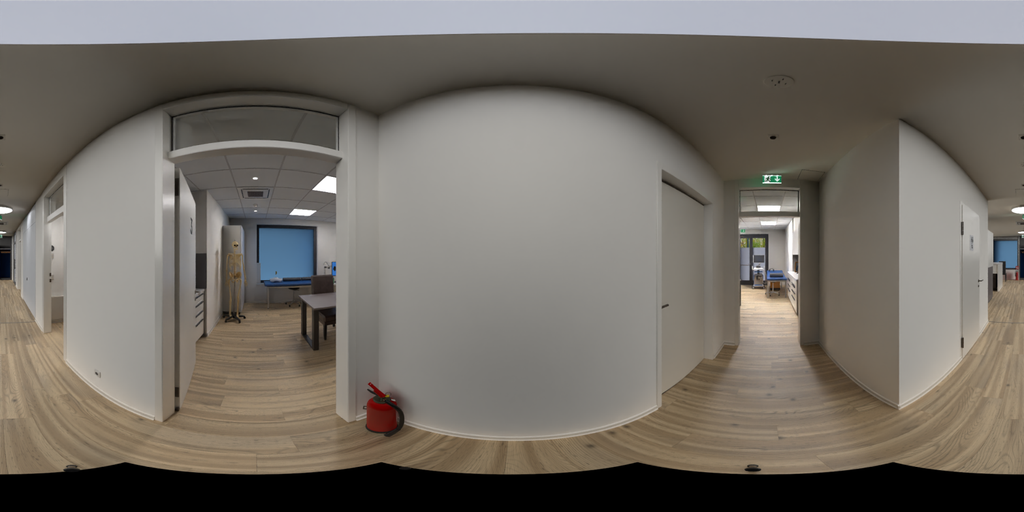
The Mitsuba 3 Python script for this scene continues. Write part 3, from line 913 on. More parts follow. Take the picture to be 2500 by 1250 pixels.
def panel_lamp(x0, x1, y0, y1, z, label, e):
    k = thing('panel_lamp', label, 'ceiling lamp')
    part(k, 'frame', [box(x0, x1, y0, y1, z + .004, z + .03)], 'white_plastic')
    part(k, 'diffuser', [(np.array([(x0 + .012, y0 + .012, z), (x1 - .012, y0 + .012, z), (x1 - .012, y1 - .012, z), (x0 + .012, y1 - .012, z)], float), np.array([(0, 2, 1), (0, 3, 2)]))], 'white_plastic', emit=(e, e * .985, e * 1.01))
panel_lamp(-2.61, -2.01, .93, 1.53, CEIL3, 'bright square ceiling panel lamp cut by the right door jamb', PANEL)
panel_lamp(-4.49, -3.9, .93, 1.53, CEIL3, 'bright square ceiling panel lamp nearest the blue window', PANEL)
k = thing('air_conditioner', 'square air conditioner between the two spotlights of the consulting room', 'air conditioner')
cassette(k, -2.93, -.01, CEIL3, .6)
for x, lab in ((-2.30, 'lit spotlight in the panel ceiling before the air conditioner'), (-4.19, 'lit spotlight in the panel ceiling beyond the air conditioner')):
    k = thing('spotlight', lab, 'spotlight')
    with at((x, -.01, CEIL3)):
        part(k, 'ring', [lathe([(.045, .003), (.043, -.006), (.032, -.006), (.028, .001)], 28)], 'white_plastic')
        part(k, 'lens', [cyl(.028, -.004, .0, 20)], 'white_plastic', emit=(60, 58, 55))
k = thing('smoke_detector', 'small round smoke detector under the consulting room ceiling', 'smoke detector')
with at((-3.66, -.01, CEIL3)):
    part(k, 'base', [lathe([(.055, .002), (.055, -.018), (.048, -.022), (0, -.022)], 28)], 'white_plastic')
    part(k, 'chamber', [lathe([(.035, -.02), (.033, -.042), (.02, -.048), (0, -.048)], 24)], 'cream_plastic')

# window with blue film
w1 = struct('window_1', 'large square window with blue privacy film in the consulting room')
with at(m=FR_WIN):
    a, b, p, q = *WY, *WZ
    part(w1, 'frame', [box(a, a + .075, .10, .17, p, q, .004), box(b - .10, b, .10, .17, p, q, .004), box(a + .075, b - .10, .10, .17, p, p + .085, .004), box(a + .075, b - .10, .10, .17, q - .10, q, .004)], 'anthracite', 'anthracite window frame')
    part(w1, 'pane', [box(a + .07, b - .095, .13, .138, p + .08, q - .095)], 'blue_film', 'blue frosted pane')
    part(w1, 'sill', [box(a - .02, b + .02, -.05, .10, p - .03, p, .006)], 'white_plastic')
    st = thing('window_sticker', 'tiny olive sticker low on the blue window pane', 'sticker')
    part(st, 'patch', [flat(shapely.union_all([sg.Point(.645, .985).buffer(.024), sg.Point(.65, .95).buffer(.025), sg.Point(.635, .92).buffer(.018)]), -.128, -.124)], 'olive_sticker')
    wb = thing('blind_box', 'upright white box standing at the lower left of the blue window', 'box')
    part(wb, 'casing', [box(.02, .145, .0, .09, .645, 1.27, .006)], 'white_plastic')
    part(wb, 'cap', [box(.016, .149, -.004, .094, 1.268, 1.282, .004)], 'white_plastic')

# kitchenette in the niche behind the open door
kc = thing('base_cabinet', 'white drawer cabinet with black strip handles behind the open door', 'cabinet')
with at((0, -.87, 0)):
    part(kc, 'body', [box(-2.62, -1.5, -.59, -.02, .085, .90)], 'lacquer')
    part(kc, 'plinth', [box(-2.60, -1.5, -.55, -.06, 0, .085)], 'dark_grey')
    part(kc, 'worktop', [box(-2.645, -1.5, -.595, .012, .90, .935, .003)], 'quartz')
    for x0, x1 in ((-2.615, -2.06), (-2.05, -1.5)):
        for z0, z1 in ((.765, .895), (.60, .755), (.44, .59), (.09, .43)):
            d = part(kc, 'drawer', [box(x0, x1, -.02, .0, z0, z1, .002)], 'lacquer')
            part(d, 'handle', [box(x0 + .06, x1 - .06, 0, .022, z1 - .035, z1 - .02, .002)], 'black_metal', 'black strip handle')
sp = thing('splashback', 'dark grey splash panel at the end of the worktop behind the open door', 'splashback')
part(sp, 'board', [box(-2.65, -2.632, -1.46, -.832, .937, 1.545, .002)], 'dark_grey')

lk = thing('tall_cabinet', 'tall white cabinet standing behind the skeleton', 'cabinet')
part(lk, 'body', [box(-5.0, -3.95, -.823, -.375, .075, 2.26, .004)], 'lacquer')
part(lk, 'plinth', [box(-4.98, -3.97, -.79, -.39, 0, .075)], 'dark_grey')
for x0, x1 in ((-5.0, -4.48), (-4.475, -3.952)):
    d = part(lk, 'door', [box(x0, x1, -.375, -.355, .08, 2.255, .003)], 'lacquer_cool')
    part(d, 'lock', [cyl(.012, 0, .03, 12, (x1 - .05 if x0 < -4.9 else x0 + .05, -.36, 1.16), 1), box((x1 - .06 if x0 < -4.9 else x0 + .04), (x1 - .04 if x0 < -4.9 else x0 + .06), -.355, -.345, 1.2, 1.26, .003)], 'dark_steel')

# ---------------------------------------------------------------- skeleton on its stand
sk = thing('skeleton', 'life size anatomical skeleton on a black castor stand', 'skeleton')
def castor(parent, x, y, r=.022):
    w = part(parent, 'castor', [cyl(r, -.011, -.003, 14, (x, y, r), 1, .003), cyl(r, .003, .011, 14, (x, y, r), 1, .003)], 'black_plastic')
    part(w, 'fork', [cyl(.007, r, r * 2 + .012, 8, (x, y, 0)), ball((x, y, r * 1.9), (.012, .014, .010), 1)], 'black_plastic')
with at((-3.63, -.470, 0), PI / 2 + .30):
    B = lambda *a, **k: part(sk, *a, **k)
    # stand
    for i in range(5):
        t = -PI / 2 + .35 + i * 2 * PI / 5
        x, y = 0.25 * math.cos(t) - .028, 0.25 * math.sin(t)
        arm = B('stand_arm', [hull([(q * math.cos(t) - .028 + s * w * math.sin(t), q * math.sin(t) - s * w * math.cos(t), z) for q, w, z0, z1 in ((.01, .03, .065, .115), (.25, .018, .052, .074)) for s in (-1, 1) for z in (z0, z1)])], 'black_plastic')
        castor(arm, x, y, .026)
    B('stand_hub', [lathe([(0, .05), (.045, .05), (.045, .115), (.03, .128), (.02, .15), (0, .15)], 20, (-.028, 0, 0))], 'black_plastic')
    B('pole', [tube([(-.028, .03, .12), (0, .035, 1.05)], .0105, 12)], 'steel', 'steel support pole')
    # skull
    from functools import reduce
    m = trimesh.creation.icosphere(3)
    v = np.array(m.vertices)
    sx, sy, sz = .072, .092, .078
    v = v * [sx, sy, sz]
    low = v[:, 2] < -.01
    fr_ = (v[:, 1] < 0)
    v[:, 0] *= np.where(low, 1 + 3.2 * np.minimum(v[:, 2] + .01, 0), 1)
    for s in (-1, 1):     # sockets
        d = np.linalg.norm((v - [s * .030, -.083, -.022]) / [.022, .04, .020], axis=1)
        v[:, 1] += .030 * np.clip(1.15 - d, 0, 1)
        d = np.linalg.norm((v - [s * .07, -.03, -.035]) / [.02, .03, .02], axis=1)
        v[:, 0] -= s * .012 * np.clip(1.2 - d, 0, 1)
    skull_c = np.array([0, .0, 1.755])
    cr, sr = math.cos(.15), math.sin(.15)
    RT = np.array([[cr, -sr, 0], [sr, cr, 0], [0, 0, 1]])
    sk_ = lambda g: (np.asarray(g[0]) @ RT.T + skull_c, g[1])
    skull = B('skull', [sk_((v, m.faces)), sk_(hull([(s * a, y, z) for s in (-1, 1) for a, y, z in ((.040, -.080, -.040), (.052, -.060, -.038), (.026, -.086, -.074), (.038, -.05, -.078), (.02, -.02, -.06), (.045, -.02, -.05))]))], 'bone', 'cream skull')
    B('jaw', [sk_(hull([(s * a, y, z) for s in (-1, 1) for a, y, z in ((.016, -.082, -.092), (.020, -.080, -.122), (.040, -.055, -.105), (.036, -.05, -.118))])),
              sk_(hull([(s0 * .046 + dx, y, z) for s0 in (1,) for dx in (-.004, .004) for y, z in ((-.05, -.098), (-.05, -.112), (-.022, -.05), (-.008, -.052), (-.02, -.10))])),
              sk_(hull([(-.046 + dx, y, z) for dx in (-.004, .004) for y, z in ((-.05, -.098), (-.05, -.112), (-.022, -.05), (-.008, -.052), (-.02, -.10))]))], 'bone')
    part(skull, 'eye_socket', [sk_(ball((s * .030, -.074, -.022), (.019, .012, .017), 2)) for s in (-1, 1)], 'hollow')
    part(skull, 'nose_opening', [sk_(hull([(0, -.090, -.036), (.010, -.089, -.056), (-.010, -.089, -.056), (0, -.075, -.036), (.010, -.075, -.056), (-.010, -.075, -.056)]))], 'hollow')
    part(skull, 'tooth', [sk_(box(-.021 + i * .0065, -.0155 + i * .0065, -.0885 + .0004 * (i - 3) ** 2, -.080, -.092, -.076, .001)) for i in range(7)], 'sign_white')
    part(skull, 'hook', [tube([(0, 0, 1.83), (0, 0, 1.862)], .004, 8)], 'dark_steel')
    # spine
    def spine(z):
        t = (z - 1.05) / .62
        return .045 - .035 * math.sin(t * 2 * PI * .62 + .3) * (1 - .3 * t)
    for i in range(22):
        z = 1.06 + i * (1.655 - 1.06) / 21
        r = .026 - .012 * i / 21
        y = spine(z)
        B('vertebra', [cyl(r, -.0105, .0105, 12, (0, y, z), 2, .004), bar((0, y + r * .6, z - .002), (0, y + r + .026, z - .012), .008, .012), bar((-r - .014, y + .012, z), (r + .014, y + .012, z), .010, .008)], 'bone')
    B('sacrum', [hull([(x, y, z) for x, y, z in ((-.045, .05, 1.045), (.045, .05, 1.045), (-.04, .085, 1.04), (.04, .085, 1.04), (0, .09, .93), (.012, .075, .93), (-.012, .075, .93))])], 'bone')
    B('sternum', [hull([(x, y, z) for x, w in ((0, 0),) for x, y, z in ((-.024, -.088, 1.535), (.024, -.088, 1.535), (-.015, -.098, 1.49), (.015, -.098, 1.49), (-.024, -.080, 1.53), (.024, -.080, 1.53), (-.013, -.092, 1.49), (.013, -.092, 1.49))]),
                  hull([(x, y, z) for x, y, z in ((-.013, -.098, 1.49), (.013, -.098, 1.49), (-.016, -.116, 1.385), (.016, -.116, 1.385), (0, -.116, 1.345), (-.013, -.092, 1.49), (.013, -.092, 1.49), (-.014, -.109, 1.385), (.014, -.109, 1.385))])], 'bone', 'pale breastbone')
    for i in range(11):
        zb = 1.545 - i * .0265
        w = [.060, .092, .112, .124, .132, .136, .137, .135, .131, .122, .108][i]
        d0 = spine(zb) + .012
        front = -.088 - .0045 * min(i, 6)
        zf = [1.520, 1.492, 1.462, 1.432, 1.405, 1.385, 1.372, 1.340, 1.315, 1.285, 1.270][i]
        for s in (-1, 1):
            if i < 7:
                pts = [(s * .012, d0, zb), (s * w * .55, d0 + .028, zb - .006), (s * w * .95, d0 - .02, zb - .022), (s * w, -.02, zb - .045 - .003 * i), (s * w * .74, -.075, zb - .070 - .004 * i), (s * w * .42, front + .006, zf - .022 - .003 * i), (s * .018, front, zf)]
            else:
                e = (10 - i) / 4
                pts = [(s * .012, d0, zb), (s * w * .55, d0 + .028, zb - .006), (s * w * .95, d0 - .02, zb - .024), (s * w, -.02, zb - .055), (s * w * (.85 - .1 * e), -.050 - .03 * e, zb - .082)]
            B('rib', [tube(curve(pts, 16), [.0052] * 11 + [.006] * 5, 7)], 'bone')
    for s in (-1, 1):
        B('collarbone', [tube(curve([(s * .016, -.085, 1.535), (s * .06, -.082, 1.545), (s * .11, -.045, 1.552), (s * .16, -.020, 1.548)], 12), .0075, 8)], 'bone')
        B('shoulder_blade', [hull([(s * .055, .085, 1.53), (s * .065, .095, 1.41), (s * .14, .035, 1.52), (s * .16, .01, 1.545), (s * .055, .078, 1.53), (s * .065, .086, 1.41), (s * .14, .026, 1.515), (s * .165, -.005, 1.54)])], 'bone')
        out = .03 if s > 0 else .0
        el = (s * (.185 + out * .6), .005, 1.215)
        wr = (s * (.190 + out * 1.5), -.02, .965)
        B('upper_arm', [tube([(s * .168, 0, 1.525), (s * .172, 0, 1.50), (s * .176, .002, 1.38), tuple(np.array(el) + [0, 0, .03]), el], [.021, .015, .011, .013, .019], 10)], 'bone')
        e, w_ = np.array(el), np.array(wr)
        B('forearm', [tube([e + [s * .010, 0, -.01], (e + w_) / 2 + [s * .012, -.004, 0], w_ + [s * .012, 0, 0]], [.010, .0065, .010], 8), tube([e + [-s * .008, .01, .012], (e + w_) / 2 + [-s * .010, .004, 0], w_ + [-s * .010, 0, 0]], [.011, .006, .007], 8)], 'bone')
        hand = B('hand', [ball(w_ + [0, -.002, -.022], (.022, .012, .018), 1)], 'bone')
        for f in range(5):
            a = (f - 2) * .16 * s + (.04 * s)
            L = (.095, .135, .142, .132, .108)[4 - f if s < 0 else f]
            base = w_ + [s * (f - 2) * .009 * 1, -.004, -.030]
            dv = np.array([math.sin(a) * .9, -.18, -1.0])
            dv /= np.linalg.norm(dv)
            tip = base + dv * L
            part(hand, 'finger', [tube([base, base + dv * L * .48, base + dv * L * .52, base + dv * L * .78, tip + [-s * .012, -.010, .004]], [.005, .0042, .006, .0045, .003], 6)], 'bone')
        # pelvis
        hip = np.array([s * .088, -.005, .985])
        crest = curve([(s * .032, .085, 1.055), (s * .070, .080, 1.115), (s * .112, .040, 1.135), (s * .136, -.010, 1.110), (s * .130, -.050, 1.062), (s * .108, -.042, 1.015)], 14)
        inner = curve([(s * .036, .070, 1.025), (s * .050, .062, 1.010), (s * .066, .045, 1.000), (s * .080, .015, .990), (s * .088, -.015, .988), (s * .092, -.030, .990)], 14)
        dish = np.array([s * .006, .016, -.004])
        front = np.vstack([inner, (inner * .5 + crest * .5) + dish, crest])
        back = front + [-s * .003, .011, 0]
        nb, n9, F = len(front), 14, []
        for jj in range(2):
            for i in range(n9 - 1):
                a, b_, c_, d_ = jj * n9 + i, jj * n9 + i + 1, (jj + 1) * n9 + i + 1, (jj + 1) * n9 + i
                F += [(a, b_, c_), (a, c_, d_), (nb + a, nb + c_, nb + b_), (nb + a, nb + d_, nb + c_)]
        rim = [i for i in range(n9)] + [2 * n9 - 1] + [2 * n9 + i for i in range(n9 - 1, -1, -1)] + [n9]
        for i, j in zip(rim, rim[1:] + rim[:1]):
            F += [(i, nb + i, nb + j), (i, nb + j, j)]
        blade = front
        B('hip_bone', [(np.vstack([blade, back]), np.array(F)), tube(crest, .0075, 7), tube(curve([(s * .080, .01, 1.01), (s * .058, -.045, .985), (s * .012, -.070, .965), (s * .030, -.045, .925), (s * .055, .02, .905), (s * .075, .02, .955)], 18), [.017] * 4 + [.011] * 10 + [.013] * 4, 8)], 'bone')
        kn = np.array([s * .084 - .016, -.012, .525])
        B('thigh_bone', [tube([hip, hip + [s * .028, 0, -.012], hip + [s * .050, .004, -.040], hip + [s * .046, .0, -.10], (hip + kn) / 2 + [s * .028, -.008, 0], kn + [0, 0, .06], kn + [0, 0, .02], kn], [.021, .014, .019, .014, .0125, .017, .027, .022], 10)], 'bone')
        an = np.array([s * .076 - .026, .0, .135])
        B('kneecap', [ball(kn + [0, -.030, .012], (.017, .010, .019), 1)], 'bone')
        B('shin_bone', [tube([kn + [0, 0, -.010], kn + [0, 0, -.035], (kn + an) / 2 + [0, -.004, 0], an + [0, 0, .05], an], [.027, .020, .0118, .012, .018], 10), tube([kn + [s * .027, .012, -.045], (kn + an) / 2 + [s * .020, .010, 0], an + [s * .022, .006, -.012]], [.009, .006, .009], 7)], 'bone')
        ft = B('foot', [hull(an + np.array([(s * x, y, z) for x, y, z in ((-.016, .0, -.005), (.016, 0, -.005), (-.018, .05, -.03), (.016, .055, -.03), (-.02, .045, -.055), (.016, .045, -.055), (-.024, -.055, -.040), (.028, -.05, -.048), (-.022, -.05, -.055), (.026, -.045, -.058))]))], 'bone')
        for f in range(5):
            x = (f - 2) * .012
            p0 = an + [s * x, -.05, -.050]
            part(ft, 'toe', [tube([p0, p0 + [s * x * .5, -.05, -.012], p0 + [s * x * .55, -.052, -.013], p0 + [s * x * .8, -.085 + abs(f - 1) * .006, -.022]], [.0075, .0055, .007, .0045], 6)], 'bone')

# ---------------------------------------------------------------- couch, stool, desk, chair
def legged_frame(key, x0, x1, y0, y1, z, m='white_plastic', t=.04, leg_t=.04):
    part(key, 'rail', [box(x0, x1, y0, y0 + t, z - .05, z, .004), box(x0, x1, y1 - t, y1, z - .05, z, .004), box(x0, x0 + t, y0 + t, y1 - t, z - .05, z, .004), box(x1 - t, x1, y0 + t, y1 - t, z - .05, z, .004)], m)
    for a in (x0, x1 - leg_t):
        for b in (y0, y1 - leg_t):
            lg = part(key, 'leg', [box(a, a + leg_t, b, b + leg_t, .008, z - .05, .004)], m)
            part(lg, 'foot', [cyl(.02, 0, .012, 12, (a + leg_t / 2, b + leg_t / 2, 0))], 'black_plastic')
ch = thing('examination_couch', 'blue examination couch with cream legs beneath the blue window', 'examination couch')
legged_frame(ch, -5.0, -4.46, .32, 1.97, .645, 'cream_plastic')
part(ch, 'mattress', [box(-5.03, -4.40, .235, 2.0, .662, .725, .018)], 'blue_vinyl', 'blue vinyl mattress')
part(ch, 'board', [box(-5.0, -4.45, .30, 1.98, .645, .664)], 'black_plastic')
pw = thing('pillow', 'white contoured pillow at the head of the blue couch', 'pillow')
g = trimesh.creation.icosphere(3)
v = np.array(g.vertices)
v = np.sign(v) * np.abs(v) ** .55 * [.14, .185, .055]
v[:, 2] += .016 * np.cos(v[:, 1] * 26)
part(pw, 'cover', [(v + [-4.86, .60, .785], g.faces)], 'white_cloth', angle=60)
for y0, y1, lab in ((.82, 1.40, 'grey positioning roll on the couch next to the pillow'), (1.415, 1.98, 'grey positioning roll on the couch behind the leather chair')):
    rl = thing('bolster', lab, 'bolster')
    part(rl, 'cover', [cyl(.052, y0, y1, 20, (-4.93, 0, .778), 1, .012)], 'grey_vinyl')
def stool(key, x, y, seat_r, seat_z, rot, seat_m, R=.26):
    with at((x, y, 0), rot):
        for i in range(5):
            t = i * 2 * PI / 5
            a = part(key, 'base_arm', [tube([(.02 * math.cos(t), .02 * math.sin(t), .105), (R * math.cos(t), R * math.sin(t), .068)], [.016, .011], 8)], 'chrome')
            castor(a, R * math.cos(t), R * math.sin(t), .025)
        part(key, 'post', [lathe([(0, .07), (.028, .075), (.028, .14), (.022, .15), (.022, .34), (.014, .342), (.014, seat_z - .06), (0, seat_z - .06)], 16)], 'chrome')
        part(key, 'mechanism', [box(-.10, .10, -.05, .05, seat_z - .085, seat_z - .05, .01), tube([(.05, 0, seat_z - .07), (.2, .02, seat_z - .075)], .006, 6)], 'black_plastic')
        part(key, 'seat', [lathe([(0, seat_z - .05), (seat_r - .02, seat_z - .05), (seat_r, seat_z - .035), (seat_r, seat_z - .02), (seat_r - .03, seat_z), (0, seat_z + .004)], 28)], seat_m)
s = thing('swivel_stool', 'chrome five star swivel stool pushed beneath the blue couch by the window', 'stool')
stool(s, -4.73, 1.12, .17, .56, .5, 'black_plastic', .24)
ds = thing('desk', 'dark grey brown desk with black steel loop legs right of the skeleton', 'desk')
part(ds, 'top', [box(-2.86, -2.05, .76, 2.5, .742, .770, .003)], 'brown_grey', 'grey brown table top')
for y in (.79, 2.36):
    part(ds, 'loop_leg', [box(-2.215, -2.135, y, y + .08, 0, .742, .003), box(-2.785, -2.705, y, y + .08, 0, .742, .003), box(-2.705, -2.215, y, y + .08, 0, .025, .003), box(-2.705, -2.215, y, y + .08, .715, .742, .003)], 'black_metal', 'black steel loop leg')
lc = thing('leather_chair', 'dark brown leather dining chair pushed in behind the desk', 'chair')
with at((-2.66, 1.295, 0), 0):
    part(lc, 'seat', [box(-.27, .27, -.235, .235, .355, .475, .03)], 'leather')
    part(lc, 'seat_skirt', [box(-.255, .255, -.225, .225, .29, .37, .01)], 'leather')
    V, F = box(-.045, .045, -.235, .235, .30, 1.115, .022)
    V[:, 0] += -.27 - .12 * (V[:, 2] - .45) ** 1.0
    part(lc, 'backrest', [(V, F)], 'leather')
    for x in (-.235, .235):
        for y in (-.20, .20):
            part(lc, 'leg', [hull([(x + sx * w, y + sy * w, z) for z, w in ((.30, .024), (0, .017)) for sx in (-1, 1) for sy in (-1, 1)])], 'black_plastic')

# white work desk with monitor at the right of the room
wd = thing('white_desk', 'white work desk half hidden behind the leather chair', 'desk')
part(wd, 'top', [box(-4.38, -3.92, 1.93, 3.05, .70, .728, .004)], 'white_plastic')
for x in (-3.97, -4.36):
    part(wd, 'leg', [box(x, x + .04, 1.97, 2.01, 0, .70, .003)], 'white_plastic')
part(wd, 'drawer_unit', [box(-4.34, -4.0, 2.2, 2.9, .02, .69, .004)], 'cream_plastic')
mo = thing('monitor', 'computer monitor with blue screen at the edge of the right jamb', 'monitor')
with at(m=wallframe((-4.12, 2.085), (.25, 1))):
    part(mo, 'casing', [box(-.015, .52, 0, .03, .93, 1.335, .004)], 'black_plastic')
    part(mo, 'screen', [box(-.005, .51, -.002, .002, .945, 1.325)], 'blue_plastic', 'lit blue screen', emit=(.015, .09, .30))
    part(mo, 'shape', [flat(sg.Polygon([(.03, 1.12), (.06, 1.20), (.11, 1.17), (.15, 1.10), (.10, 1.14), (.07, 1.08), (.05, 1.12)]).buffer(.012), .002, .004)], 'ink')
    part(mo, 'stand', [box(.2, .3, .03, .05, .735, 1.0, .004), box(.12, .38, -.06, .12, .728, .745, .004)], 'black_plastic')
bt = thing('spray_bottle', 'green plastic bottle on the white desk under the monitor', 'bottle')
with at((-4.0, 2.035, .728)):
    part(bt, 'flask', [lathe([(0, 0), (.036, .002), (.038, .02), (.038, .15), (.028, .178), (.014, .186), (0, .187)], 20)], 'green_plastic')
    part(bt, 'cap', [cyl(.014, .185, .225, 12, b=.003)], 'blue_plastic')
kb = thing('keyboard', 'black keyboard on the white desk next to the green bottle', 'keyboard')
part(kb, 'body', [box(-4.30, -4.13, 1.96, 2.36, .728, .745, .004)], 'black_plastic')
for i in range(4):
    part(kb, 'key_row', [box(-4.29 + i * .04, -4.26 + i * .04, 1.97, 2.35, .744, .750, .002)], 'dark_grey')
lp = thing('arm_lamp', 'white jointed arm lamp behind the leather chair beside the window', 'examination lamp')
with at((-4.56, 2.06, 0)):
    part(lp, 'post', [tube([(0, 0, .01), (0, 0, 1.14)], .016, 10)], 'white_plastic')
    part(lp, 'base', [cyl(.05, 0, .02, 20, b=.004)], 'white_plastic')
    part(lp, 'spine_segment', [lathe([(0, .0), (.028, .004), (.034, .02), (.02, .034), (0, .036)], 14, (0, -.01, .86 + .05 * i)) for i in range(6)], 'cream_plastic')
    part(lp, 'joint', [cyl(.026, -.03, .03, 14, (0, .0, 1.15), 1, .004), cyl(.022, -.03, .03, 14, (.02, .12, 1.13), 1, .004)], 'black_plastic')
    part(lp, 'arm', [tube([(.01, .03, 1.165), (.02, .20, 1.20), (.03, .38, 1.26)], .007, 8), tube([(.01, .03, 1.14), (.02, .20, 1.17), (.03, .38, 1.225)], .007, 8)], 'steel')
    part(lp, 'head', [lathe([(0, .05), (.03, .045), (.05, .0), (.046, -.01), (0, -.012)], 20, (0, -.015, 1.24))], 'cream_plastic')
    part(lp, 'cable', [tube(curve([(0, -.03, 1.28), (.01, .02, 1.32), (.01, .08, 1.24), (.02, .14, 1.18)], 14), .005, 6)], 'rubber')

# ---------------------------------------------------------------- treatment room seen through doorway 2
shell('wall_treatment', [box(-3.3, -.93, -3.40, -3.27, 0, 2.75), box(-3.35, -3.2, -3.4, -1.62, 0, 2.75)], label='white wall of the treatment room')
shell('ceiling_treatment', [box(-3.3, -.93, -3.4, -1.6, 2.70, 2.75)], 'tile_paint', 'panel ceiling of the treatment room')
FR_T = wallframe((0, -3.27), (-1, 0))
with at(m=FR_T):
    pn = struct('trim_treatment', 'low wall panel with ledge in the treatment room')
    part(pn, 'panel', [box(.94, 2.6, -.025, .0, .09, .60, .003)], 'lacquer')
    part(pn, 'ledge', [box(.94, 2.6, -.04, .0, .60, .635, .006)], 'lacquer')
skirting('baseboard_treatment', FR_T, [(.94, 3.1)])
with at(m=FR_T):
    tq = thing('thermostat', 'black round thermostat on the treatment room wall', 'thermostat')
    part(tq, 'dial', [cyl(.062, -.03, 0, 24, (1.062, 0, 1.66), 1, .006)], 'black_plastic')
    part(tq, 'knob', [cyl(.03, -.04, -.028, 18, (1.062, 0, 1.66), 1, .004)], 'dark_grey')
    for z, lab in ((1.50, 'white switch right beneath the black thermostat'), (1.05, 'white double switch lower on the treatment room wall')):
        sw = thing('light_switch', lab, 'switch')
        part(sw, 'plate', [box(1.045, 1.125, -.011, 0, z - .06, z + .06, .004)], 'white_plastic')
        part(sw, 'rocker', [box(1.057, 1.113, -.016, -.01, z + .004, z + .05, .003), box(1.057, 1.113, -.016, -.01, z - .05, z - .004, .003)], 'cream_plastic')
panel_lamp(-2.3, -1.7, -2.8, -2.2, 2.695, 'ceiling panel lamp of the treatment room, hidden by the jamb', PANEL)
# what closes the view behind the far doorways of the left wall
shell('wall_far_rooms', [box(-1.9, -.93, -10.3, -9.3, 0, 2.75), box(-1.9, -.93, -7.36, -7.28, 0, 2.75), box(-1.9, -1.8, -7.36, -5.6, 0, 2.75), box(-1.9, -.93, -5.7, -5.6, 0, 2.75), box(-1.9, -.93, -7.4, -5.6, 2.70, 2.78), box(-1.9, -.93, -7.3, -5.6, -.02, -.004)], label='small room behind the far doorway')

# ---------------------------------------------------------------- end of the hall: coat niche, reception
YE = -10.12
def niche(tc, x0, x1, side):
    with seam(tc):
        k = struct('wall_niche', f'dark grey surround of the coat niche at the {side} edge')
        put(k, [box(x0, x1, YE - .06, YE, 2.21, CEIL + .02)] + ([box(-.735, -.66, YE - .5, YE, 0, 2.21)] if x0 < -.5 else []) + ([box(.25, .31, YE - .5, YE, 0, 2.21)] if x1 > .2 else []) + [box(x0, x1, YE - .52, YE - .48, 0, 2.25)], 'dark_grey')
        bb = thing('niche_back', f'dark blue back board of the coat niche at the {side} edge', 'panel')
        part(bb, 'board', [box(max(x0, -.66), min(x1, .25), YE - .48, YE - .44, .10, 1.97, .004)], 'blue_board')
        part(bb, 'plinth', [box(max(x0, -.66), min(x1, .25), YE - .42, YE - .10, 0, .10, .004)], 'dark_grey')
        rr = thing('coat_rail', f'pale hat shelf with rail in the coat niche at the {side} edge', 'coat rail')
        part(rr, 'shelf', [box(max(x0, -.66), min(x1, .25), YE - .44, YE - .06, 1.93, 1.96, .004)], 'lacquer_cool')
        part(rr, 'rail', [cyl(.012, max(x0, -.66), min(x1, .25), 10, (0, YE - .2, 1.85), 0)], 'steel')
        for i in range(9):
            x = -.60 + i * .095
            if not (x0 - .01 <= x <= x1 + .01) or (side == 'right' and x < -.05):
                continue
            if side == 'left' and x > .02:
                continue
            word = ('outermost', 'second', 'third', 'fourth', 'fifth', 'sixth', 'innermost')[i] if side == 'left' else ('leftmost', 'middle', 'rightmost')[i - 6]
            hgr = thing('coat_hanger', f'{word} wooden coat hanger' + (' from the niche wall, on the rail at the left edge' if side == 'left' else ' of the three on the rail at the right edge'), 'coat hanger', f'wooden hangers in the coat niche, {side} edge')
            with at((x, YE - .2, 1.85), .55):
                part(hgr, 'shoulder', [tube(curve([(.0, -.20, -.17), (.0, -.10, -.10), (0, 0, -.075), (.0, .10, -.10), (.0, .20, -.17)], 14), .011, 7)], 'hanger_wood')
                part(hgr, 'hook', [tube([(0, .014 * math.cos(t), -.002 + .016 * math.sin(t)) for t in np.linspace(-.4, 3.6, 10)] + [(0, 0, -.03), (0, 0, -.075)], .003, 5)], 'steel')
niche(SEAM_L, -.735, .30, 'left')
niche(SEAM_R, -.735, .30, 'right')
with seam(SEAM_L):
    k = struct('trim_niche', 'white strip beside the coat niche')
    put(k, [box(-.79, -.735, YE - .02, YE + .02, 0, CEIL)], 'lacquer')
